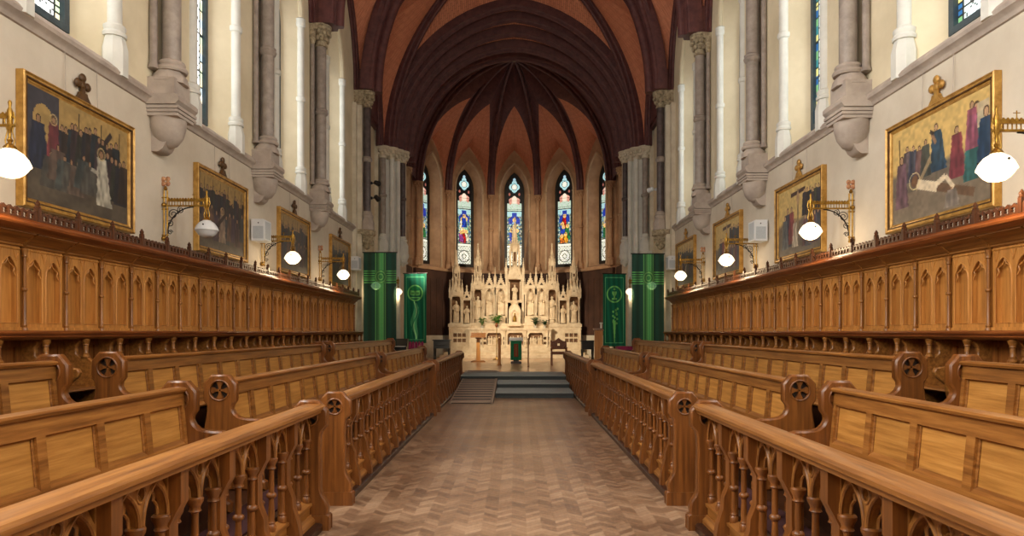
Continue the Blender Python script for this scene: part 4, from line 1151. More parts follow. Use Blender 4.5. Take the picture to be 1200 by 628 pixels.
# ------------------------------------------------------------------ lamps on brackets
def arm_lamp(s, y, lab, lit=True, watts=14, arm=.62, u0=W-.007):
    r = root('wall_lamp', (s*u0, y, 2.72), lab, 'lamp', 'gilt bracket lamps')
    P = lambda a, dy, z: (s*(u0-a), y+dy, z)
    # wall bar with finials and cross
    mb = MB()
    for dd in (.03, .075): mb.tube([P(dd, 0, 2.76), P(dd, 0, 3.46)], .010, 6)
    for z in (2.78, 2.84, 3.20, 3.36): mb.tube([P(0, 0, z), P(.09, 0, z)], .010, 6)
    for z in (2.80, 3.26): mb.ball(P(.03, 0, z), .034, 1, 1, 1, 0, 8, 6)
    mb.lathe([(.018, 3.46), (.028, 3.48), (.012, 3.52)], P(.05, 0, 0), 8)
    part('wall_bar', mb, iron_gold, r)
    mb = MB()
    for k in range(4):
        an = PI/4+PI/2*k
        mb.ball(P(.05+.045*math.cos(an), 0, 3.585+.045*math.sin(an)), .036, 1, .35, 1, 0, 8, 6)
    part('finial_cross', mb, red_gilt, r)
    mb = MB()
    mb.box(*sorted((P(.07, 0, 0)[0], P(arm+.04, 0, 0)[0])), y-.012, y+.012, 3.235, 3.255); mb.box(*sorted((P(.07, 0, 0)[0], P(arm+.04, 0, 0)[0])), y-.012, y+.012, 3.305, 3.325)
    n = 15
    for k in range(n):
        a = .10+k*(arm-.08)/(n-1)
        mb.tube([P(a, 0, 3.25), P(a, 0, 3.31)], .006, 5)
        mb.plate([(a-.016, 3.32), (a+.016, 3.32), (a+.016, 3.345), (a, 3.36), (a-.016, 3.345)], [], lambda q, z, t: P(q, t, z), -.006, .006)
    mb.tube([P(arm*.72, 0, 3.33), P(arm*.72, 0, 3.42)], .005, 5); mb.tube([P(arm*.72-.03, 0, 3.40), P(arm*.72+.03, 0, 3.40)], .004, 5)
    part('arm', mb, iron_gold, r)
    mb = MB()
    pts = [P(.08+.36*(1-math.cos(PI/2*k/14)), 0, 2.86+.37*math.sin(PI/2*k/14)) for k in range(15)]; mb.tube(pts, .009, 6)
    for (ca, cz, r0, t0, tw, sg) in ((.155, 3.13, .075, 0, 1.6, 1), (.115, 3.0, .05, PI, 1.5, -1), (.26, 3.19, .05, PI/2, 1.5, 1), (.115, 2.88, .035, 0, 1.4, 1)):
        mb.tube([P(ca+r0*(1-.75*k/22)*math.cos(t0+sg*tw*2*PI*k/22), 0, cz+r0*(1-.75*k/22)*math.sin(t0+sg*tw*2*PI*k/22)) for k in range(23)], .006, 5)
    part('scroll', mb, iron_dark, r)
    mb = MB(); c = P(arm, 0, 0)
    mb.lathe([(.006, 3.46), (.016, 3.44), (.01, 3.40), (.022, 3.37), (.022, 3.22), (.012, 3.20), (.012, 3.14), (.024, 3.12), (.014, 3.10), (.03, 3.085), (.05, 3.06), (.055, 3.03)], c, 10)
    for e in (-1, 1): mb.tube([P(arm+e*.03, 0, 3.36), P(arm+e*.045, 0, 3.28), P(arm+e*.02, 0, 3.2), P(arm+e*.04, 0, 3.12), P(arm+e*.03, 0, 3.07)], .006, 5)
    part('lamp_holder', mb, iron_gold, r)
    mb = MB()
    mb.lathe([(.045, 3.05), (.06, 3.035), (.10, 3.01), (.135, 2.965), (.155, 2.92), (.158, 2.905), (.145, 2.895), (.13, 2.87), (.105, 2.84), (.07, 2.815), (.03, 2.805), (.005, 2.803)], c, 22)
    part('globe', mb, globe_mat if lit else globe_off, r)
    mb = MB()
    for k in range(3):
        an = 2*PI*k/3+.6; mb.ball((c[0]+.135*math.cos(an), c[1]+.135*math.sin(an), 2.972), .012, mi=0, seg=6, n=4)
    part('shade_screw', mb, iron_dark, r)
    if lit:
        l = bpy.data.lights.new('lamp_bulb', 'POINT'); l.energy = watts; l.color = (1, .72, .42); l.shadow_soft_size = .09
        o = bpy.data.objects.new('lamp_bulb', l); C.objects.link(o); o.location = (c[0], c[1], 2.74)
LAMP_W = 14
red_gilt = mixed('red_and_gilt_iron', rgb(150,92,66), rgb(206,160,118), 30, .5, metal=.3)
LAMPS = {-1: [(5.77, 'nearest gilt bracket lamp on the left wall, cut by the frame edge', True), (9.45, 'unlit gilt bracket lamp before the second left painting', False),
              (13.1, 'lit gilt bracket lamp before the third left painting', True), (16.95, 'lit gilt bracket lamp before the fourth left painting', True)],
         1: [(5.92, 'nearest lit gilt bracket lamp on the right wall beside the largest painting', True), (9.65, 'lit gilt bracket lamp before the second right painting', True),
             (13.5, 'lit gilt bracket lamp before the third right painting', True), (17.25, 'lit gilt bracket lamp before the fourth right painting', True)]}
for s in (-1, 1):
    for y, lab, lit in LAMPS[s]: arm_lamp(s, y, lab, lit)
    arm_lamp(s, 21.0, 'lit bracket lamp behind the large green banner on the %s' % sd(s), True, 6, arm=.36, u0=4.60)
    arm_lamp(s, 24.15, 'lit bracket lamp on the clustered pier between the two %s banners' % sd(s), True, 4, arm=.46, u0=4.56)

# ------------------------------------------------------------------ loudspeakers
def speaker(s, y, z, lab):
    r = root('speaker', (s*(W-.007), y, z-.2), lab, 'speaker', 'white wall loudspeakers')
    P = lambda a, yy, zz: (s*(W-.003-a), y+yy, z+zz)
    mb = MB(); mb.plate([(.04, -.2), (.26, -.2), (.285, -.185), (.285, .185), (.26, .2), (.04, .2)], [], lambda a, zz, t: P(a, t, zz), -.17, .17); part('cabinet', mb, white_plastic, r)
    mb = MB(); mb.plate([(.07, -.16), (.26, -.16), (.26, .07), (.07, .07)], [], lambda a, zz, t: P(a, t, zz), -.172, -.166); mb.box(*sorted((P(.283, 0, 0)[0], P(.289, 0, 0)[0])), y-.14, y+.14, z-.16, z+.16); part('grille', mb, grey_mesh, r)
    mb = MB(); mb.box(*sorted((P(0, 0, 0)[0], P(.05, 0, 0)[0])), y-.08, y+.08, z-.12, z+.12); part('bracket', mb, iron_gold, r)
    mb = MB(); mb.lathe([(.012, 0), (.012, .01)], P(.17, -.176, .13), 8, axis='y'); part('badge', mb, iron_dark, r)
speaker(-1, 12.72, 3.38, 'white loudspeaker on the left wall beside the second painting')
speaker(1, 13.05, 3.93-.53+.02, 'white loudspeaker on the right wall beside the second painting')
speaker(-1, 20.25, 3.53, 'white loudspeaker at the far end of the left wall above the green banner')
speaker(1, 20.3, 3.55, 'white loudspeaker at the far end of the right wall above the green banner')

# spotlights on the chancel responds
def spot(name, x, y, z, mat, lab, aim, e, ang=40):
    r = root(name, (x, y, z), lab, 'spotlight', 'chancel spotlights')
    d = (Vector(aim)-Vector((x, y, z))).normalized(); sx = -1 if x > 0 else 1
    b = Vector((x+sx*.16, y, z))
    mb = MB(); mb.tube([b-d*.10, b-d*.08, b+d*.02, b+d*.09], [.04, .065, .075, .085], 12); part('head', mb, mat, r)
    mb = MB(); mb.tube([Vector((x, y, z)), b], .016, 6); mb.lathe([(.045, -.02), (.045, .02)], (x, y, z), 10, axis='x'); part('mount', mb, mat, r)
    mb = MB(); mb.tube([b+d*.09, b+d*.095], .07, 12); part('lens', mb, globe_mat, r)
    l = bpy.data.lights.new('spot_beam', 'SPOT'); l.energy = e; l.color = (1, .84, .62); l.spot_size = math.radians(ang); l.spot_blend = 1.0; l.shadow_soft_size = .08
    o = bpy.data.objects.new('spot_beam', l); C.objects.link(o); o.location = b+d*.16; o.rotation_euler = d.to_track_quat('-Z', 'Y').to_euler()
SPOT_E = 3200
spot('spotlight', -4.37, 21.0, 6.08, black, 'upper black spotlight on the dark shaft left of the chancel', (1.6, 32.0, 4.6), SPOT_E*.8, 46)
spot('spotlight', -4.37, 21.0, 5.62, black, 'lower black spotlight on the dark shaft left of the chancel', (0, 28.6, .8), SPOT_E*1.3, 44)
spot('spotlight', 4.37, 21.0, 5.88, white_plastic, 'white spotlight on the dark shaft right of the chancel', (-1.6, 32.0, 4.6), SPOT_E*.8, 46)

# ------------------------------------------------------------------ banners
def banner(name, x0, x1, y, z0, z1, painter, mat, lab, fold, tilt=0):
    r = root(name, ((x0+x1)/2, y, z0), lab, 'banner', 'green hanging banners')
    nu, nv = 90, 240
    I, J = np.meshgrid(np.arange(nu), np.arange(nv)); U = (I+.5)/nu; V = (J+.5)/nv
    cols = painter(U, V)
    def f(u, v): return (x0+(x1-x0)*u, y + fold*math.sin(u*11)*(1-v*.7) + tilt*(u-.5), z0+(z1-z0)*v + .0)
    vs, fs, cc = painted('cloth', mat, nu, nv, f, cols, r)
    link('cloth', painted_mesh('cloth', mat, vs, fs, cc, wloc(r)), r)
    mb = MB(); mb.tube([(x0-.03, y-tilt*.5, z1+.005), (x1+.03, y+tilt*.5, z1+.005)], .016, 8)
    part('hanging_rod', mb, iron_dark, r)
    return r
def cross_painter(U, V):
    c = np.ones(U.shape+(3,))*np.array([.02,.25,.23])
    def st(m, col): c[m] = col
    cx = .52; q = np.abs(U-cx)
    st((q < .16), (.10,.50,.30))
    for k in (-.145, -.075, -.025, .025, .075, .145): st(np.abs(U-cx-k) < .016, (.50,.86,.50))
    h = np.abs(V-.74)
    for k in (-.062, -.036, -.012, .012, .036, .062): st(np.abs(V-.74-k) < .007, (.42,.78,.44))
    d = np.hypot((U-cx)*.4, V-.74)
    st(d < .075, (.26,.60,.34)); st(np.abs(d-.06) < .007, (.55,.85,.50)); st(np.abs(d-.03) < .006, (.55,.85,.50))
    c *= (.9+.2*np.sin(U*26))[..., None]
    return np.clip(c, 0, 1)
def small_painter(sym):
    def p(U, V):
        c = np.ones(U.shape+(3,))*np.array([.03,.42,.32]); X = (U-.5)*.34; Y = V
        def st(m, col): c[m] = col
        e = np.minimum(U, 1-U); st((np.abs(e-.10) < .014) & (V > .05) & (V < .95), (.40,.78,.55)); st(((np.abs(V-.05) < .005) | (np.abs(V-.95) < .005)) & (e > .1), (.40,.78,.55))
        lg = (.46,.80,.46)
        d = np.hypot(X, Y-.72); st(np.abs(d-.108) < .010, lg)
        if sym == 'book':
            st((d < .1) & (Y > .69), (.10,.52,.30))
            for q in (-1, 1):
                st((np.abs(X-q*.037) < .034) & (np.abs(Y-.72-.15*(np.abs(X)-.037)) < .034), lg); st((np.abs(X-q*.037) < .021) & (np.abs(Y-.724) < .006), (.1,.4,.2)); st((np.abs(X-q*.037) < .021) & (np.abs(Y-.706) < .004), (.1,.4,.2))
            st((np.abs(Y-.655) < .009) & (np.abs(X) < .10), lg)
            y = (Y-.08)/.5; w = .018+.03*np.sin(np.clip(y, 0, 1)*PI)
            st((np.abs(X-.02*np.sin(Y*16)) < w) & (Y < .58) & (Y > .06), (.30,.68,.48)); st((np.abs(X-.02*np.sin(Y*16+.6)) < .008) & (Y < .6) & (Y > .06), (.62,.90,.66)); st((np.abs(X+.05*np.sin(Y*9)) < .008) & (Y < .5) & (Y > .06), (.14,.55,.40))
        else:
            st((np.hypot(X/.034, (Y-.745)/.05) < 1) & (Y < .76), lg); st((np.abs(X) < .010) & (Y > .65) & (Y < .72), lg); st((np.abs(X) < .036) & (np.abs(Y-.655) < .010), lg); st(np.hypot(X, Y-.79) < .016, lg)
            st((np.abs(X) < .006+.022*np.clip((Y-.06)/.35, 0, 1)) & (Y > .06) & (Y < .36), lg)
            rs = np.random.RandomState(5)
            for k in range(12):
                y = .30+k*.02; x = .035*math.sin(k*1.9); st(np.hypot(X-x-.02*(k/12), (Y-y)) < .016, lg)
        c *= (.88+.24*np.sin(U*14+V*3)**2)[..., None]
        return np.clip(c, 0, 1)
    return p
def bx(px, Y): return CAMX+(px-604)*Y/800
def bz(py, Y): return 1.5-(py-389)*Y/800
Yb = 20.3
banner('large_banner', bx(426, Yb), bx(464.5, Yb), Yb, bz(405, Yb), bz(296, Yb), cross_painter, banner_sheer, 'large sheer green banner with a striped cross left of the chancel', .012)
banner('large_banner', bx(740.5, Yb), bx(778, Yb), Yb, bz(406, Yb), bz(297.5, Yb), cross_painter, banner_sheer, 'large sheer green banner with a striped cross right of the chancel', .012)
Yb2 = 23.2
def pole(r, x, y, z0, z1, mat=stone_white):
    mb = MB(); mb.tube([(x, y, z0), (x, y, z1)], .018, 8); mb.lathe([(.16, z0), (.16, z0+.02), (.03, z0+.05)], (x, y, 0), 14); part('pole', mb, mat, r)
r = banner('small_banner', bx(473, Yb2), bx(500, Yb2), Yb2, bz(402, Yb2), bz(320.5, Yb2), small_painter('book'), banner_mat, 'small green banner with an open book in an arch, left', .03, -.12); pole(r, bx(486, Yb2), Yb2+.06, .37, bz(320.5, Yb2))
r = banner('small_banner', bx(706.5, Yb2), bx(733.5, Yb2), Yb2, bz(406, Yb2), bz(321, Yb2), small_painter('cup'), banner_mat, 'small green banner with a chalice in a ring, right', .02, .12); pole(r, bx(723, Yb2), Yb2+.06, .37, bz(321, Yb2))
# ------------------------------------------------------------------ reredos and sanctuary furniture
YA = 31.0
AX = lambda px: CAMX+(px-604)*YA/800
AZ = lambda py: 1.5-(py-389)*YA/800
def gable(mb, x, z, hw, h, y0, y1, hole=True, crockets=5, mi=0):
    """crocketed gable with a pierced trefoil"""
    holes = [foil(x, z+h*.30, hw*.34, 3, 6, PI/2)] if hole else []
    mb.plate([(x-hw, z), (x+hw, z), (x+hw, z+h*.06), (x, z+h), (x-hw, z+h*.06)], holes, lambda a, b, t: (a, t, b), y0, y1, mi)
    for e in (-1, 1):
        for k in range(crockets):
            f = (k+.6)/crockets; mb.ball((x+e*hw*(1-f)+e*.012, (y0+y1)/2, z+h*.06+h*.94*f), .028, 1, 1, 1, mi, 5, 4)
    mb.lathe([(.02, z+h*.95), (.045, z+h*1.04), (.02, z+h*1.08), (.05, z+h*1.15), (.006, z+h*1.28)], (x, (y0+y1)/2, 0), 6, mi)
def pinnacle(mb, x, y, z0, z1, r, mi=0):
    h = z1-z0
    mb.box(x-r, x+r, y-r, y+r, z0, z0+h*.38, mi)
    for e in (-1, 1):
        mb.plate([(x-r*1.15, z0+h*.36), (x+r*1.15, z0+h*.36), (x, z0+h*.55)], [], lambda a, b, t: (a, t, b), y+e*r-.01, y+e*r+.01, mi)
        mb.plate([(y-r*1.15, z0+h*.36), (y+r*1.15, z0+h*.36), (y, z0+h*.55)], [], lambda a, b, t: (t, a, b), x+e*r-.01, x+e*r+.01, mi)
    mb.lathe([(r*1.05, z0+h*.38), (r*.12, z1)], (x, y, 0), 4, mi, rot=PI/4)
    n = max(3, int(h*.6/.09))
    for k in range(n):
        f = (k+.5)/n; rr = r*(1-f)*.95+.008
        for q in range(4):
            a = PI/4+PI/2*q; mb.ball((x+rr*math.cos(a)*1.0, y+rr*math.sin(a), z0+h*(.40+.58*f)), max(.012, r*.18), 1, 1, 1, mi, 5, 4)
    mb.ball((x, y, z1), max(.018, r*.22), 1, 1, 1.5, mi, 6, 4)
def spire(mb, x, y, z0, z1, r, mi=0):
    h = z1-z0
    mb.lathe([(r, z0), (.015, z1)], (x, y, 0), 8, mi, rot=PI/8)
    n = int(h/.12)
    for k in range(n):
        f = (k+.4)/n
        for q in range(8 if r > .15 else 4):
            a = PI/8+2*PI*q/(8 if r > .15 else 4); rr = r*(1-f)+.012
            mb.ball((x+rr*math.cos(a), y+rr*math.sin(a), z0+h*f), .026*(1-.4*f), 1, 1, 1, mi, 5, 4)
    mb.lathe([(.02, z1-.03), (.05, z1+.0), (.015, z1+.04), (.045, z1+.08), (.005, z1+.15)], (x, y, 0), 6, mi)
def canopy_tower(r, x, hw, zn0, zn1, zc1, zl1, ztop, nm):
    """open niche on thin shafts, gabled canopy, lantern stage, spire"""
    y0, y1 = YA-.05, YA+.40
    mb = MB()
    mb.box(x-hw, x+hw, y0-.06, y1, zn0-.10, zn0); mb.box(x-hw*1.1, x+hw*1.1, y0-.1, y1, zn0-.04, zn0)
    for e in (-1, 1):
        mb.lathe([(.035, zn0), (.045, zn0+.03), (.024, zn0+.06), (.022, zn1-.10), (.04, zn1-.05), (.04, zn1)], (x+e*(hw-.05), y0, 0), 8)
        mb.box(x+e*hw*.98-.028, x+e*hw*.98+.028, y0+.06, y1, zn0, zn1+.1)
        pinnacle(mb, x+e*hw*1.02, y0, zn1-.05, zn1+(zc1-zn1)*1.15, .048)
        pinnacle(mb, x+e*hw*.55, y0+.05, zc1-.1, zc1+(zl1-zc1)*.8, .04)
    part('tower_shafts', mb, alt_stone, r)
    mb = MB()      # arched canopy front
    arch_o = [(x-hw, zn1-.12), (x-hw, zn1+.14+hw*.3), (x+hw, zn1+.14+hw*.3), (x+hw, zn1-.12)]
    ar = arc(hw-.08, (zn1-.12)*0+hw*.85, 8)
    inner = [(x+a, zn1-.12+b) for a, b in ar]+[(x-a, zn1-.12+b) for a, b in reversed(ar[:-1])]
    mb.plate([arch_o[0], arch_o[1], arch_o[2], arch_o[3]]+inner, [], lambda a, b, t: (a, t, b), y0-.02, y0+.05)
    mb.box(x-hw, x+hw, y0+.04, y1, zn1+.02, zn1+.12); mb.lathe([(hw*1.05, zn1+.1), (hw*.75, zc1-.02)], (x, y0+.2, 0), 8, rot=PI/8)
    for e in (-.5, .5): gable(mb, x+e*hw, zn1+.02, hw*.48, (zc1-zn1)*.9, y0-.09, y0-.04, True, 4)
    gable(mb, x, zn1+.06, hw*.62, (zc1-zn1)*1.05, y0-.13, y0-.08, True, 5)
    part('canopy', mb, alt_stone, r)
    mb = MB()      # lantern stage with little openings
    lw = hw*.62
    mb.lathe([(lw*1.05, zc1-.05), (lw*1.05, zc1), (lw, zc1+.02)], (x, y0+.18, 0), 8, rot=PI/8)
    for k in range(8):
        a = PI/8+PI/4*k; xx, yy = x+lw*.92*math.cos(a), y0+.18+lw*.92*math.sin(a)
        mb.box(xx-.022, xx+.022, yy-.022, yy+.022, zc1, zl1); pinnacle(mb, xx, yy, zl1-.06, zl1+(ztop-zl1)*.28, .026)
    mb.lathe([(lw*.5, zc1), (lw*.5, zl1)], (x, y0+.18, 0), 8, 1)
    for k in range(4):
        a = PI/2*k; cx, cy = x+lw*.95*math.cos(a), y0+.18+lw*.95*math.sin(a)
        if k % 2: gable(mb, cx, zl1-.1, lw*.42, (zl1-zc1)*.7, cy-.02, cy+.02, False, 3)
    mb.lathe([(lw*1.0, zl1-.04), (lw*1.0, zl1+.02)], (x, y0+.18, 0), 8, rot=PI/8)
    part('lantern', mb, [alt_stone, alt_shadow], r)
    mb = MB(); spire(mb, x, y0+.18, zl1+.02, ztop, lw*.85); part('spire', mb, alt_stone, r)
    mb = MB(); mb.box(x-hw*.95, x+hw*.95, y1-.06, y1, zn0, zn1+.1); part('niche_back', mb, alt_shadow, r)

rer = root('altarpiece', (0, YA, .37), 'tall carved pale stone altarpiece with canopied niches and central spire', 'altarpiece')
# steps
mb = MB()
for (hw, y0, z) in ((3.25, YA-1.35, .50), (3.1, YA-1.0, .61), (2.95, YA-.66, .70)): mb.plate([(-hw, .36), (hw, .36), (hw, z-.02), (hw+.015, z-.015), (hw+.015, z), (-hw-.015, z), (-hw-.015, z-.015), (-hw, z-.02)], [], lambda a, b, t: (a, t, b), y0, YA+.3)
part('step', mb, alt_stone, rer)
# altar table
ax0, ax1 = AX(551), AX(645); zt = AZ(384.5)
ya = YA-.55
mb = MB()
mb.box(ax0-.06, ax1+.06, ya-.06, YA, zt-.07, zt); mb.box(ax0-.03, ax1+.03, ya-.03, YA, zt-.11, zt-.07); mb.box(ax0-.04, ax1+.04, ya-.05, YA, .70, .80)
part('altar_slab', mb, alt_stone, rer)
mb = MB(); hl = []
cs = [AX(579.5), AX(604), AX(627.5)]
for cx, hw in zip(cs, (.34, .36, .34)): hl.append([(cx-hw, .92), (cx+hw, .92), (cx+hw, zt-.30), (cx+hw-.07, zt-.20), (cx-hw+.07, zt-.20), (cx-hw, zt-.30)])
for cx in (AX(565.5), AX(569), AX(591.5), AX(616), AX(638), AX(641.5)):
    for z in (1.0, 1.22): hl.append(foil(cx, z, .075, 4, 5, PI/4))
mb.plate([(ax0, .70), (ax1, .70), (ax1, zt-.1), (ax0, zt-.1)], hl, lambda a, b, t: (a, t, b), ya, ya+.17)
for h in hl[:3]: mb.tube([(p[0], ya-.005, p[1]) for p in h], .022, 6, 0, True)
part('altar_front', mb, alt_stone, rer)
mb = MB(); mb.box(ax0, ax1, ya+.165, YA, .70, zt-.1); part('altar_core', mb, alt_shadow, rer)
rng = random.Random(3)
for cx in cs:
    mb = MB()
    for k in range(5):
        x = cx+(k-2)*.115+rng.uniform(-.02, .02); h = rng.uniform(.30, .42); y = ya+.13
        mb.lathe([(.06, .93), (.055, .93+h*.5), (.062, .93+h*.75), (.03, .93+h*.84)], (x, y, 0), 8, 0, 'z', 1, .6); mb.ball((x, y-.01, .93+h*.93), .036, 1, .9, 1.2, 0, 8, 6)
        mb.tube([(x-.05, y-.02, .93+h*.7), (x-.03, y-.05, .93+h*.5), (x+.03, y-.05, .93+h*.55)], .016, 5)
    mb.box(cx-.3, cx+.3, ya+.08, ya+.17, .92, .95)
    part('relief', mb, alt_stone, rer)
for xx in (AX(592), AX(616), AX(566), AX(641)):
    mb = MB(); mb.lathe([(.05, .80), (.06, .83), (.035, .87), (.032, zt-.24), (.055, zt-.18), (.06, zt-.12)], (xx, ya-.02, 0), 10); part('altar_shaft', mb, alt_stone, rer)
# wings
for s, (p0, p1) in ((-1, (526.5, 552)), (1, (644, 680.5))):
    a, b = AX(p0), AX(p1); mb = MB(); hl = []
    c0 = a+.2 if s < 0 else b-.2-.52
    for k in range(3):
        for z in (1.12, 1.36): hl.append(foil(c0+.08+k*.2, z, .105, 4, 5, PI/4))
    mb.plate([(a, .70), (b, .70), (b, AZ(382)), (a, AZ(382))], hl, lambda x, z, t: (x, t, z), YA-.22, YA-.12)
    mb.box(a-.03, b+.03, YA-.27, YA, AZ(383), AZ(379.5)); mb.box(a-.03, b+.03, YA-.28, YA, .68, .86)
    for e in (a+.03, b-.03): mb.lathe([(.05, .86), (.03, .92), (.03, AZ(385)-.08), (.055, AZ(385))], (e, YA-.24, 0), 8)
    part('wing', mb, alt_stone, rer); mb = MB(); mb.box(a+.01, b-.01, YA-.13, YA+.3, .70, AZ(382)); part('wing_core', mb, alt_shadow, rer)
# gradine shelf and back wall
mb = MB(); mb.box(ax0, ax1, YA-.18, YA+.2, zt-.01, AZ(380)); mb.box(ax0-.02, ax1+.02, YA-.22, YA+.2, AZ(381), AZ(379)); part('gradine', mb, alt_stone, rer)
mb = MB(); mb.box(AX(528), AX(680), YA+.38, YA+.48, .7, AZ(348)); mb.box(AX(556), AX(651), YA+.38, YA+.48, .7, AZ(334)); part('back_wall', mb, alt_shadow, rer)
# towers: outer pair, inner pair
ZN = AZ(379.5)
for px, hw, zn1, zc1, zl1, zt_ in ((534.5, .27, AZ(348), AZ(331), AZ(318), AZ(296)), (672.5, .27, AZ(348), AZ(331), AZ(318), AZ(296)),
                                   (560, .24, AZ(340), AZ(325), AZ(309), AZ(288)), (647, .24, AZ(340), AZ(325), AZ(309), AZ(288))):
    canopy_tower(rer, AX(px), hw, ZN+.04, zn1, zc1, zl1, zt_, '')
# small niches between the towers
for px in (547, 660):
    x = AX(px); mb = MB(); hw = .19
    for e in (-1, 1): mb.box(x+e*hw-.025, x+e*hw+.025, YA, YA+.38, ZN, AZ(350)); pinnacle(mb, x+e*hw, YA+.02, AZ(350), AZ(333), .04)
    gable(mb, x, AZ(352), hw, .55, YA-.03, YA+.03, True, 4); mb.box(x-hw, x+hw, YA, YA+.38, AZ(351), AZ(349))
    part('small_niche', mb, alt_stone, rer)
# twin gabled niches with reliefs
for pa, pb in ((573.5, 587), (621.5, 634.5)):
    for px in (pa, pb):
        x = AX(px); hw = .25; mb = MB(); zs = AZ(347)
        mb.plate([(x-hw, AZ(372)), (x+hw, AZ(372)), (x+hw, AZ(334)), (x-hw, AZ(334))], [lancet(x, hw-.055, AZ(370), zs, .36, 8)], lambda a, b, t: (a, t, b), YA-.02, YA+.08)
        mb.tube([(q[0], YA-.03, q[1]) for q in lancet(x, hw-.05, AZ(370), zs, .37, 8)], .02, 6, 0, True)
        gable(mb, x, AZ(338), hw*.95, .56, YA-.09, YA-.03, True, 6)
        for e in (-1, 1): pinnacle(mb, x+e*hw, YA-.03, AZ(345), AZ(327), .042)
        part('gabled_niche', mb, alt_stone, rer)
        mb = MB(); mb.box(x-hw+.03, x+hw-.03, YA+.20, YA+.3, AZ(372), AZ(336)); 
        for k in range(3):
            xx = x+(k-1)*.11; h = .62+.1*(k % 2); zb = AZ(370)+.03*k
            mb.lathe([(.085, zb), (.07, zb+h*.5), (.085, zb+h*.76), (.04, zb+h*.86)], (xx, YA+.15, 0), 8, 0, 'z', 1, .7); mb.ball((xx, YA+.13, zb+h*.95), .05, 1, 1, 1.2, 0, 8, 6)
        for k in range(5): mb.ball((x+rng.uniform(-.14, .14), YA+.18, AZ(352)+rng.uniform(0, .3)), .05, 1, .6, 1, 0, 6, 4)
        part('relief', mb, alt_stone, rer)
    mb = MB(); pinnacle(mb, AX((pa+pb)/2), YA, AZ(336), AZ(313.5), .06); part('niche_pinnacle', mb, alt_stone, rer); mb = MB(); mb.box(AX(pa)-.27, AX(pb)+.27, YA-.06, YA+.38, AZ(379.5), AZ(372)); part('niche_plinth', mb, alt_stone, rer)
# central tabernacle tower
cx = AX(603.2); hw = .37
canopy_tower(rer, cx, hw, AZ(352), AZ(328), AZ(313), AZ(293), AZ(257), '')
mb = MB()
for e in (-1, 1):
    mb.box(cx+e*hw-.05, cx+e*hw+.05, YA-.06, YA+.35, AZ(380), AZ(324)); pinnacle(mb, cx+e*(hw+.02), YA-.06, AZ(326), AZ(303), .055)
    pinnacle(mb, cx+e*hw*.55, YA, AZ(306), AZ(283), .045)
    mb.lathe([(.03, AZ(352)), (.03, AZ(330))], (cx+e*(hw-.12), YA-.02, 0), 8)
part('central_buttress', mb, alt_stone, rer)
tb = MB()
tb.plate([(cx-.27, AZ(381)), (cx+.27, AZ(381)), (cx+.27, AZ(363)), (cx, AZ(356)), (cx-.27, AZ(363))], [lancet(cx, .13, AZ(377), AZ(368), .16, 8)], lambda a, b, t: (a, t, b), YA-.38, YA-.3)
tb.box(cx-.27, cx+.27, YA-.3, YA, AZ(381), AZ(363)); tb.box(cx-.31, cx+.31, YA-.42, YA, AZ(382), AZ(380))
tb.lathe([(.27, AZ(363)), (.24, AZ(360)), (.15, AZ(357)), (.2, AZ(355)), (.2, AZ(353.5)), (.13, AZ(352)), (.05, AZ(350))], (cx, YA-.14, 0), 12)
part('tabernacle', tb, alt_stone, rer)
mb = MB(); mb.lathe([(.09, AZ(377)), (.07, AZ(371)), (.02, AZ(369))], (cx, YA-.33, 0), 8); mb.ball((cx, YA-.33, AZ(368)), .04); part('tabernacle_door', mb, brass, rer)

# statues stand in the niches
def statue(x, y, z, h, lab, pose=0):
    mb = MB(); R = .155*h/1.0
    mb.lathe([(R*1.1, z), (R*1.1, z+.04*h), (R*.95, z+.05*h), (R*.86, z+.25*h), (R*.80, z+.45*h), (R*.74, z+.58*h), (R*.92, z+.70*h), (R*1.0, z+.76*h), (R*.82, z+.81*h), (R*.34, z+.845*h), (R*.30, z+.87*h)], (x, y, 0), 14, 0, 'z', 1, .72)
    for k in range(7):      # drapery folds
        a = PI+PI*(k+.5)/7; mb.tube([(x+R*.95*math.cos(a), y+R*.68*math.sin(a), z+.05*h), (x+R*.80*math.cos(a+.1), y+R*.6*math.sin(a+.1), z+.4*h), (x+R*.7*math.cos(a), y+R*.52*math.sin(a), z+.6*h)], R*.10, 5)
    mb.ball((x, y-R*.08, z+.925*h), R*.42, .86, .95, 1.2, 0, 12, 8); mb.ball((x, y-R*.46, z+.915*h), R*.09, .8, 1, 1.3, 0, 6, 4)
    e = 1 if pose % 2 else -1
    mb.tube([(x+e*R*.9, y, z+.75*h), (x+e*R*1.05, y-R*.2, z+.62*h), (x+e*R*.5, y-R*.75, z+.60*h), (x+e*R*.1, y-R*.85, z+.66*h)], [R*.24, R*.22, R*.18, R*.13], 8)
    mb.tube([(x-e*R*.9, y, z+.75*h), (x-e*R*1.05, y-R*.2, z+.60*h), (x-e*R*.55, y-R*.75, z+.50*h), (x-e*R*.25, y-R*.9, z+.52*h)], [R*.24, R*.22, R*.18, R*.13], 8)
    if pose == 2: mb.tube([(x-R*1.0, y-R*.6, z+.02*h), (x-R*.8, y-R*.7, z+.95*h)], R*.07, 6)
    else: mb.box(x-R*.2, x+R*.2, y-R*1.05, y-R*.8, z+.55*h, z+.66*h)
    single('statue', mb, alt_stone, lab, 'statue', 'stone statues in the altarpiece')
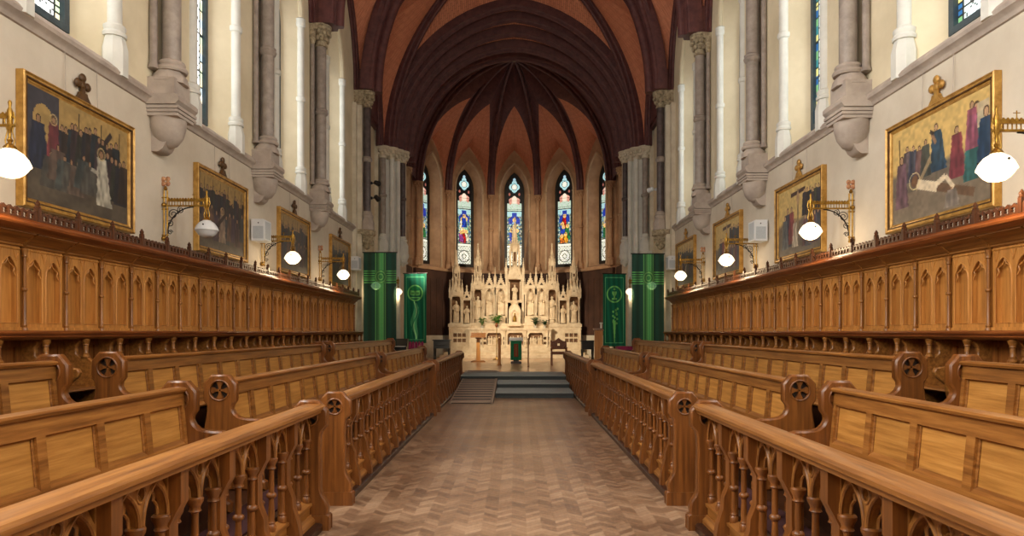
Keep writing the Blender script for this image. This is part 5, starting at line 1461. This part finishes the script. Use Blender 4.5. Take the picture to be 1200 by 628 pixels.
ST = [(534.5, AZ(379), .98, 'robed stone statue in the far left niche of the altarpiece', 0), (547, AZ(379.5), .80, 'small stone statue between the two left spires of the altarpiece', 1), (560, AZ(374), 1.05, 'robed stone statue under the tall inner left spire of the altarpiece', 2),
      (647, AZ(374), 1.05, 'robed stone statue under the tall inner right spire of the altarpiece', 1), (660, AZ(379.5), .80, 'small stone statue between the two right spires of the altarpiece', 0), (672.5, AZ(379), .98, 'robed stone statue in the far right niche of the altarpiece', 2)]
for px, z, h, lab, p in ST:
    if px in (560, 647):
        mb = MB(); mb.lathe([(.17, ZN+.04), (.15, ZN+.08), (.13, z-.03), (.17, z)], (AX(px), YA+.12, 0), 8, rot=PI/8); part('statue_pedestal', mb, alt_stone, rer)
    statue(AX(px), YA+.12, z+(.04 if px not in (560, 647) else 0), h, lab, p)
statue(cx, YA+.12, AZ(352), .72, 'small stone figure in the central niche above the tabernacle', 0)

# ferns and plants on the altar shelf
def fern(x, y, z, rr, h, lab, mat, n=26, seed=1):
    r = root('potted_plant', (x, y, z), lab, 'plant', 'plants on the altar shelf'); rg = random.Random(seed)
    mb = MB(); mb.lathe([(.05, z), (.075, z+.10), (.08, z+.11), (.06, z+.11)], (x, y, 0), 12); part('pot', mb, pot, r)
    mb = MB()
    for k in range(n):
        a = rg.uniform(0, 2*PI); L = rr*rg.uniform(.5, 1); up = h*rg.uniform(.5, 1); pts = []
        for i in range(6):
            f = i/5; pts.append((x+L*f*math.cos(a), y+L*f*math.sin(a)*.7, z+.1+up*math.sin(min(1, f*1.25)*PI*.62)))
        mb.tube(pts, .004, 4)
        for i in range(1, 6):
            for e in (-1, 1):
                p = Vector(pts[i]); w_ = .085*(1.15-i/6); d = Vector((-math.sin(a), math.cos(a)*.7, 0))*e
                mb.add([p, p+d*w_*.5+Vector((0, 0, .012)), p+d*w_*1.2+Vector((0, 0, -.012)), p+d*w_*.5+Vector((math.cos(a)*.03, math.sin(a)*.02, -.008))], [(0, 1, 2, 3)])
    part('foliage', mb, mat, r, normals=False)
fern(AX(583), YA-.38, zt, .40, .52, 'large bright green fern left of the tabernacle on the altar', leaf, 44, 1)
fern(AX(565.5), YA-.38, zt, .22, .40, 'thin pale green plant at the left end of the altar shelf', leaf, 16, 2)
fern(AX(627), YA-.38, zt, .26, .40, 'dark green plant right of the tabernacle on the altar', leaf_dark, 26, 3)
fern(AX(638), YA-.38, zt, .2, .28, 'small dark plant near the right end of the altar', leaf_dark, 18, 4)

# ------------------------------------------------------------------ floor furniture
def FX(px, Y): return CAMX+(px-604)*Y/800
def FZ(py, Y): return 1.5-(py-389)*Y/800
# wooden lectern
Y = 25.8; x = FX(560.5, Y)
r = root('lectern', (x, Y, .37), 'wooden lectern with sloped desk standing left of the green draped stand', 'lectern')
mb = MB(); mb.plate([(-.27, 0), (.27, 0), (.27, .03), (.2, .06), (-.2, .06), (-.27, .03)], [], lambda a, z, t: (x+a, Y+t, .37+z), -.2, .2); part('base', mb, oak_y, r)
mb = MB(); mb.plate([(-.075, .05), (.075, .05), (.065, .9), (-.065, .9)], [], lambda a, z, t: (x+a, Y+t, .37+z), -.06, .06); part('post', mb, oak_panel_z, r)
mb = MB(); mb.plate([(-.22, .92), (.22, 1.07), (.22, 1.10), (-.22, .95), (-.245, .97), (-.25, .92)], [], lambda a, z, t: (x+t, Y+a, .37+z), -.28, .28); mb.box(x-.1, x+.1, Y-.1, Y+.1, 1.24, 1.36); part('book_rest', mb, oak_y, r)
# processional cross stand
Y = 28; x = FX(582, Y)
r = root('candle_stand', (x, Y, .37), 'thin dark metal stand with a bulbous head before the altar', 'stand')
mb = MB(); mb.lathe([(.17, .37), (.17, .39), (.05, .42), (.03, .5), (.018, .55), (.016, 1.1), (.03, 1.12), (.016, 1.15), (.014, 1.7)], (x, Y, 0), 12); part('stem', mb, brass, r)
mb = MB(); mb.lathe([(.014, 1.68), (.05, 1.71), (.07, 1.78), (.05, 1.84), (.015, 1.88)], (x, Y, 0), 10); part('head', mb, oak_red, r)
# draped stand
Y = 24.6; x = FX(604.8, Y)
r = root('draped_stand', (x, Y, .37), 'reading stand hung with a bright green cloth bearing a red panel', 'lectern')
mb = MB(); mb.box(x-.19, x+.19, Y-.16, Y+.16, .37, .45); mb.box(x-.10, x+.10, Y-.08, Y+.08, .45, 1.2); part('stand', mb, oak_dark_and_shade, r)
mb = MB(); mb.plate([(-.2, 1.17), (.2, 1.27), (.2, 1.30), (-.2, 1.20)], [], lambda a, z, t: (x+t, Y+a, z), -.25, .25); part('top_cloth', mb, white_plastic, r)
mb = MB()
rows = [[(x-.2+.4*i/16, Y-.205-.015*math.sin(i*1.3)*(1-j/8)-.03*(1-j/8), .50+.69*j/8) for i in range(17)] for j in range(9)]
b2 = [[(p[0], p[1]+.012, p[2]) for p in q] for q in rows]
vs = [p for q in rows for p in q]+[p for q in b2 for p in q]; fs = []; o2 = 17*9
for j in range(8):
    for i in range(16):
        k = j*17+i; fs += [(k, k+1, k+18, k+17), (o2+k, o2+k+17, o2+k+18, o2+k+1)]
mb.add(vs, fs); part('frontal', mb, green_cloth, r, normals=False)
mb = MB(); mb.plate([(-.075, .62), (.075, .62), (.075, 1.08), (-.075, 1.08)], [], lambda a, z, t: (x+a, Y-.262+t, z), -.004, .004); mb.plate([(-.03, .66), (.03, .66), (.03, 1.04), (-.03, 1.04)], [], lambda a, z, t: (x+a, Y-.268+t, z), -.003, .003, 1); part('embroidered_panel', mb, [mixed('rust_red_cloth', rgb(120,44,30), rgb(150,66,44), 30, .8), mixed('gold_thread_cloth', rgb(150,110,60), rgb(120,70,40), 40, .7)], r)
# plain posts
for px, Y, py, w_, lab, m in ((585.3, 23.3, 397.5, .05, 'thick square wooden post standing left of the green draped stand', oak_panel_z), (619, 22.0, 398, .022, 'thin dark wooden post standing right of the green draped stand', oak_z)):
    x = FX(px, Y); zt2 = FZ(py, Y); mb = MB(); mb.box(x-w_, x+w_, Y-w_, Y+w_, .37, zt2); mb.box(x-w_*1.6, x+w_*1.6, Y-w_*1.6, Y+w_*1.6, .37, .40); mb.lathe([(w_*.9, zt2), (w_*1.2, zt2+.02), (w_*.6, zt2+.05)], (x, Y, 0), 10)
    single('candle_post', mb, m, lab, 'post', 'wooden posts before the altar')
# chair
Y = 23.2; x = FX(655, Y)
r = root('sanctuary_chair', (x, Y, .37), 'dark wooden chair with a gabled back standing right of the altar', 'chair')
hw = .25
for a, b_ in ((-1, -1), (1, -1), (-1, 1), (1, 1)):
    mb = MB(); top = .46 if b_ < 0 else .84; mb.plate([(-.022, 0), (.022, 0), (.026, top), (-.026, top)], [], lambda q, z, t: (x+a*hw+q, Y+b_*.2+t, .37+z), -.024, .024); part('leg', mb, oak_red, r)
mb = MB(); mb.box(x-hw-.03, x+hw+.03, Y-.25, Y+.23, .80, .84); mb.box(x-hw, x+hw, Y-.22, Y+.2, .74, .80); part('seat', mb, oak_red, r)
mb = MB(); mb.plate([(-hw, .54), (hw, .54), (hw, .80), (.12, .84), (0, .93), (-.12, .84), (-hw, .80)], [foil(0, .70, .05, 4, 5, PI/4)], lambda a, z, t: (x+a, Y+.2+t, .37+z), -.018, .018); part('backrest', mb, oak_red, r)
for e in (-1, 1):
    mb = MB(); mb.box(x+e*hw-.025, x+e*hw+.025, Y-.22, Y+.2, .37+.58, .37+.62); mb.tube([(x+e*hw, Y-.2, .80), (x+e*hw, Y-.2, .97)], .018, 8); part('armrest', mb, oak_red, r)
# tall wooden ambo at right
Y = 21.3; x0, x1 = FX(697, Y), FX(706.5, Y)
r = root('wooden_pulpit_desk', ((x0+x1)/2, Y, .37), 'tall plain light oak desk side beside the small chalice banner', 'desk')
zt3 = FZ(387.5, Y)
mb = MB(); mb.plate([(x0, .37), (x1, .37), (x1, zt3), (x0, zt3)], [[(x0+.05, .47), (x1-.05, .47), (x1-.05, zt3-.1), (x0+.05, zt3-.1)]], lambda a, z, t: (a, t, z), Y, Y+.04); mb.box(x0+.02, x1-.02, Y+.02, Y+.3, .37, zt3-.02); part('body', mb, oak_panel_z, r)
mb = MB(); mb.plate([(Y-.04, zt3), (Y+.36, zt3+.05), (Y+.36, zt3+.08), (Y-.04, zt3+.03)], [], lambda a, z, t: (t, a, z), x0-.02, x1+.02); part('top', mb, oak_z, r)
mb = MB(); mb.lathe([(.03, zt3+.06), (.03, zt3+.20), (.05, zt3+.20), (.05, zt3+.24), (.01, zt3+.24)], (x1-.03, Y+.2, .02), 12); single('white_candle', mb, stone_white, 'short white candle on top of the tall oak desk', 'candle')
# dark piano like cabinet left of altar
Y = 27.0; x0, x1 = FX(508, Y), FX(526.5, Y)
r = root('credence_table', ((x0+x1)/2, Y, .37), 'dark wooden side table in the shadow left of the altar', 'table')
zt4 = FZ(398, Y)
mb = MB(); mb.box(x0-.04, x1+.04, Y-.04, Y+.5, zt4-.04, zt4); part('top', mb, black, r)
mb = MB(); mb.box(x0, x1, Y, Y+.46, zt4-.35, zt4-.04); mb.tube([(x0+.1, Y-.01, zt4-.2), (x1-.1, Y-.01, zt4-.2)], .012, 6); part('apron', mb, black, r)
for a in (x0+.03, x1-.03):
    for b_ in (Y+.03, Y+.43): mb = MB(); mb.lathe([(.03, .37), (.035, .42), (.022, .5), (.03, zt4-.5), (.035, zt4-.35)], (a, b_, 0), 8); part('leg', mb, black, r)
Y = 27.0; x0, x1 = FX(682, Y), FX(696, Y)
r = root('credence_table', ((x0+x1)/2, Y, .37), 'dark wooden side table in the shadow right of the altar', 'table'); zt4 = FZ(399, Y)
mb = MB(); mb.box(x0-.04, x1+.04, Y-.04, Y+.5, zt4-.04, zt4); part('top', mb, black, r)
mb = MB(); mb.box(x0, x1, Y, Y+.46, zt4-.35, zt4-.04); mb.tube([(x0+.1, Y-.01, zt4-.2), (x1-.1, Y-.01, zt4-.2)], .012, 6); part('apron', mb, black, r)
for a in (x0+.03, x1-.03):
    for b_ in (Y+.03, Y+.43): mb = MB(); mb.lathe([(.03, .37), (.035, .42), (.022, .5), (.03, zt4-.5), (.035, zt4-.35)], (a, b_, 0), 8); part('leg', mb, black, r)
# chairs with magenta covers and a black cabinet by the left pier
Y = 21.6
r = root('organ_console', (FX(468, Y), Y, .37), 'black boxed console beyond the far end of the left pews', 'console')
x0, x1 = FX(460, Y), FX(476, Y)
mb = MB(); mb.plate([(0, .0), (.5, 0), (.5, .90), (.3, .92), (.18, .68), (0, .66)], [], lambda a, z, t: (t, Y+a, .37+z), x0, x1); part('case', mb, black, r)
mb = MB(); mb.box(x0+.03, x1-.03, Y-.02, Y+.16, 1.03, 1.055); part('keyboard', mb, white_plastic, r)
for k in range(5):
    Y = 20.9; x = FX(480+3.6*k, Y)
    r = root('folded_chair', (x, Y, .37), '%s magenta covered chair back by the small left banner' % ['leftmost', 'second', 'middle', 'fourth', 'rightmost'][k], 'chair', 'row of magenta chair backs')
    mb = MB(); mb.plate([(-.04, .42), (.04, .42), (.04, .80), (0, .85), (-.04, .80)], [], lambda a, z, t: (x+a, Y+t+z*.12, .37+z), -.015, .02); part('cover', mb, magenta, r)
    mb = MB(); mb.tube([(x, Y+.01, .37), (x, Y+.06, .95)], .014, 6); mb.box(x-.04, x+.04, Y-.1, Y+.1, .37, .39); part('leg', mb, iron_dark, r)
Y = 20.6; x = FX(733, Y)
mb = MB(); mb.plate([(-.24, .0), (.24, 0), (.27, .05), (.24, .11), (-.24, .11), (-.27, .05)], [], lambda a, z, t: (x+a, Y+t, 1.0+z-.04), -.2, .2); single('cushion', mb, magenta, 'magenta cushion on a stool below the right chalice banner', 'cushion')
r = root('stool', (x, Y, .37), 'low dark stool carrying the magenta cushion at right', 'stool')
mb = MB(); mb.box(x-.25, x+.25, Y-.2, Y+.2, .90, .955); part('seat', mb, oak_dark_and_shade, r)
for a in (-1, 1):
    for b_ in (-1, 1): mb = MB(); mb.tube([(x+a*.2, Y+b_*.16, .37), (x+a*.19, Y+b_*.15, .91)], .022, 6); part('leg', mb, oak_dark_and_shade, r)
# access ramp beside the chancel steps
r = root('ramp', (-.9, 16.9, 0), 'ribbed grey timber ramp beside the chancel steps, left', 'ramp')
y0, y1 = 14.3, 19.5; mb = MB(); n = 15
for k in range(n):
    a = y0+(y1-y0)*k/n+.03; b_ = y0+(y1-y0)*(k+1)/n-.09
    za = .01+.365*k/n; zb = .01+.365*(k+1)/n-.006
    mb.plate([(a, za), (b_, zb), (b_, zb+.03), (a, za+.03)], [], lambda q, z, t: (t, q, z), -1.31, -.47)
part('boards', mb, ramp_wood, r)
mb = MB()
for k in range(n):
    a = y0+(y1-y0)*(k+1)/n-.11; b_ = y0+(y1-y0)*(k+1)/n+.01
    za = .01+.365*(a-y0)/(y1-y0)+.0; zb = .01+.365*(b_-y0)/(y1-y0)
    mb.plate([(a, za), (b_, zb), (b_, zb+.034), (a, za+.034)], [], lambda q, z, t: (t, q, z), -1.30, -.48)
part('gap_shade_strips', mb, iron_dark, r)  # dark strips laid in the board gaps to draw their shade
for x in (-1.335, -.46):
    mb = MB(); mb.plate([(y0, 0), (y1, 0), (y1, .41), (y0, .03)], [], lambda q, z, t: (t, q, z), x, x+.04); part('side_board', mb, ramp_wood, r)
mb = MB(); mb.plate([(y0, 0), (y1, 0), (y1, .355), (y0, .001)], [], lambda q, z, t: (t, q, z), -1.29, -.47); part('frame', mb, iron_dark, r)
# ------------------------------------------------------------------ camera and light
cam_d = bpy.data.cameras.new('camera'); cam = bpy.data.objects.new('camera', cam_d); C.objects.link(cam)
cam.location = (CAMX, 0, 1.5); cam.rotation_euler = (PI/2, 0, 0)
cam_d.sensor_width = 36; cam_d.lens = 24; cam_d.shift_x = -4/1200; cam_d.shift_y = 75/1200; cam_d.clip_start = .05
bpy.context.scene.camera = cam
sc = bpy.context.scene
w = bpy.data.worlds.new('World'); sc.world = w; w.use_nodes = True
bg = w.node_tree.nodes['Background']; bg.inputs[0].default_value = (.93, .96, 1, 1); bg.inputs[1].default_value = 1.0
def area(name, loc, rot, sx, sy, e, col):
    l = bpy.data.lights.new(name, 'AREA'); l.shape = 'RECTANGLE'; l.size = sx; l.size_y = sy; l.energy = e; l.color = col
    o = bpy.data.objects.new(name, l); C.objects.link(o); o.location = loc; o.rotation_euler = rot; return o
for s in (-1, 1):
    for i, c in enumerate(WIN_Y[s]):
        e = ((520 if s < 0 else 250) if i < 2 else (32 if s < 0 else 24))
        area('window_light', (s*(W+REV-.08), c, 6.9), (0, s*PI/2, 0), 3.6, .8, e, (1, .97, .92))
area('west_fill_light', (0, YW-.1, 7), (PI/2-.25, 0, 0), 3.8, 5, 260, (1, .97, .93))  # unseen lamp added behind the camera as fill
for deg in (-60, -30, 0, 30, 60):
    x, y = apv(deg, AR+.2); o = area('window_light', (x, y, 6.9), (PI/2, 0, math.radians(180-deg)+PI), .6, 3.6, 5, (.9, .95, 1))
    o.rotation_euler = Vector((-math.sin(math.radians(deg)), -math.cos(math.radians(deg)), 0)).to_track_quat('-Z', 'Y').to_euler()
vs = sc.view_settings; vs.view_transform = 'Standard'; vs.look = 'None'; vs.gamma = 1; vs.use_curve_mapping = False; vs.exposure = 0
sc.display_settings.display_device = 'sRGB'
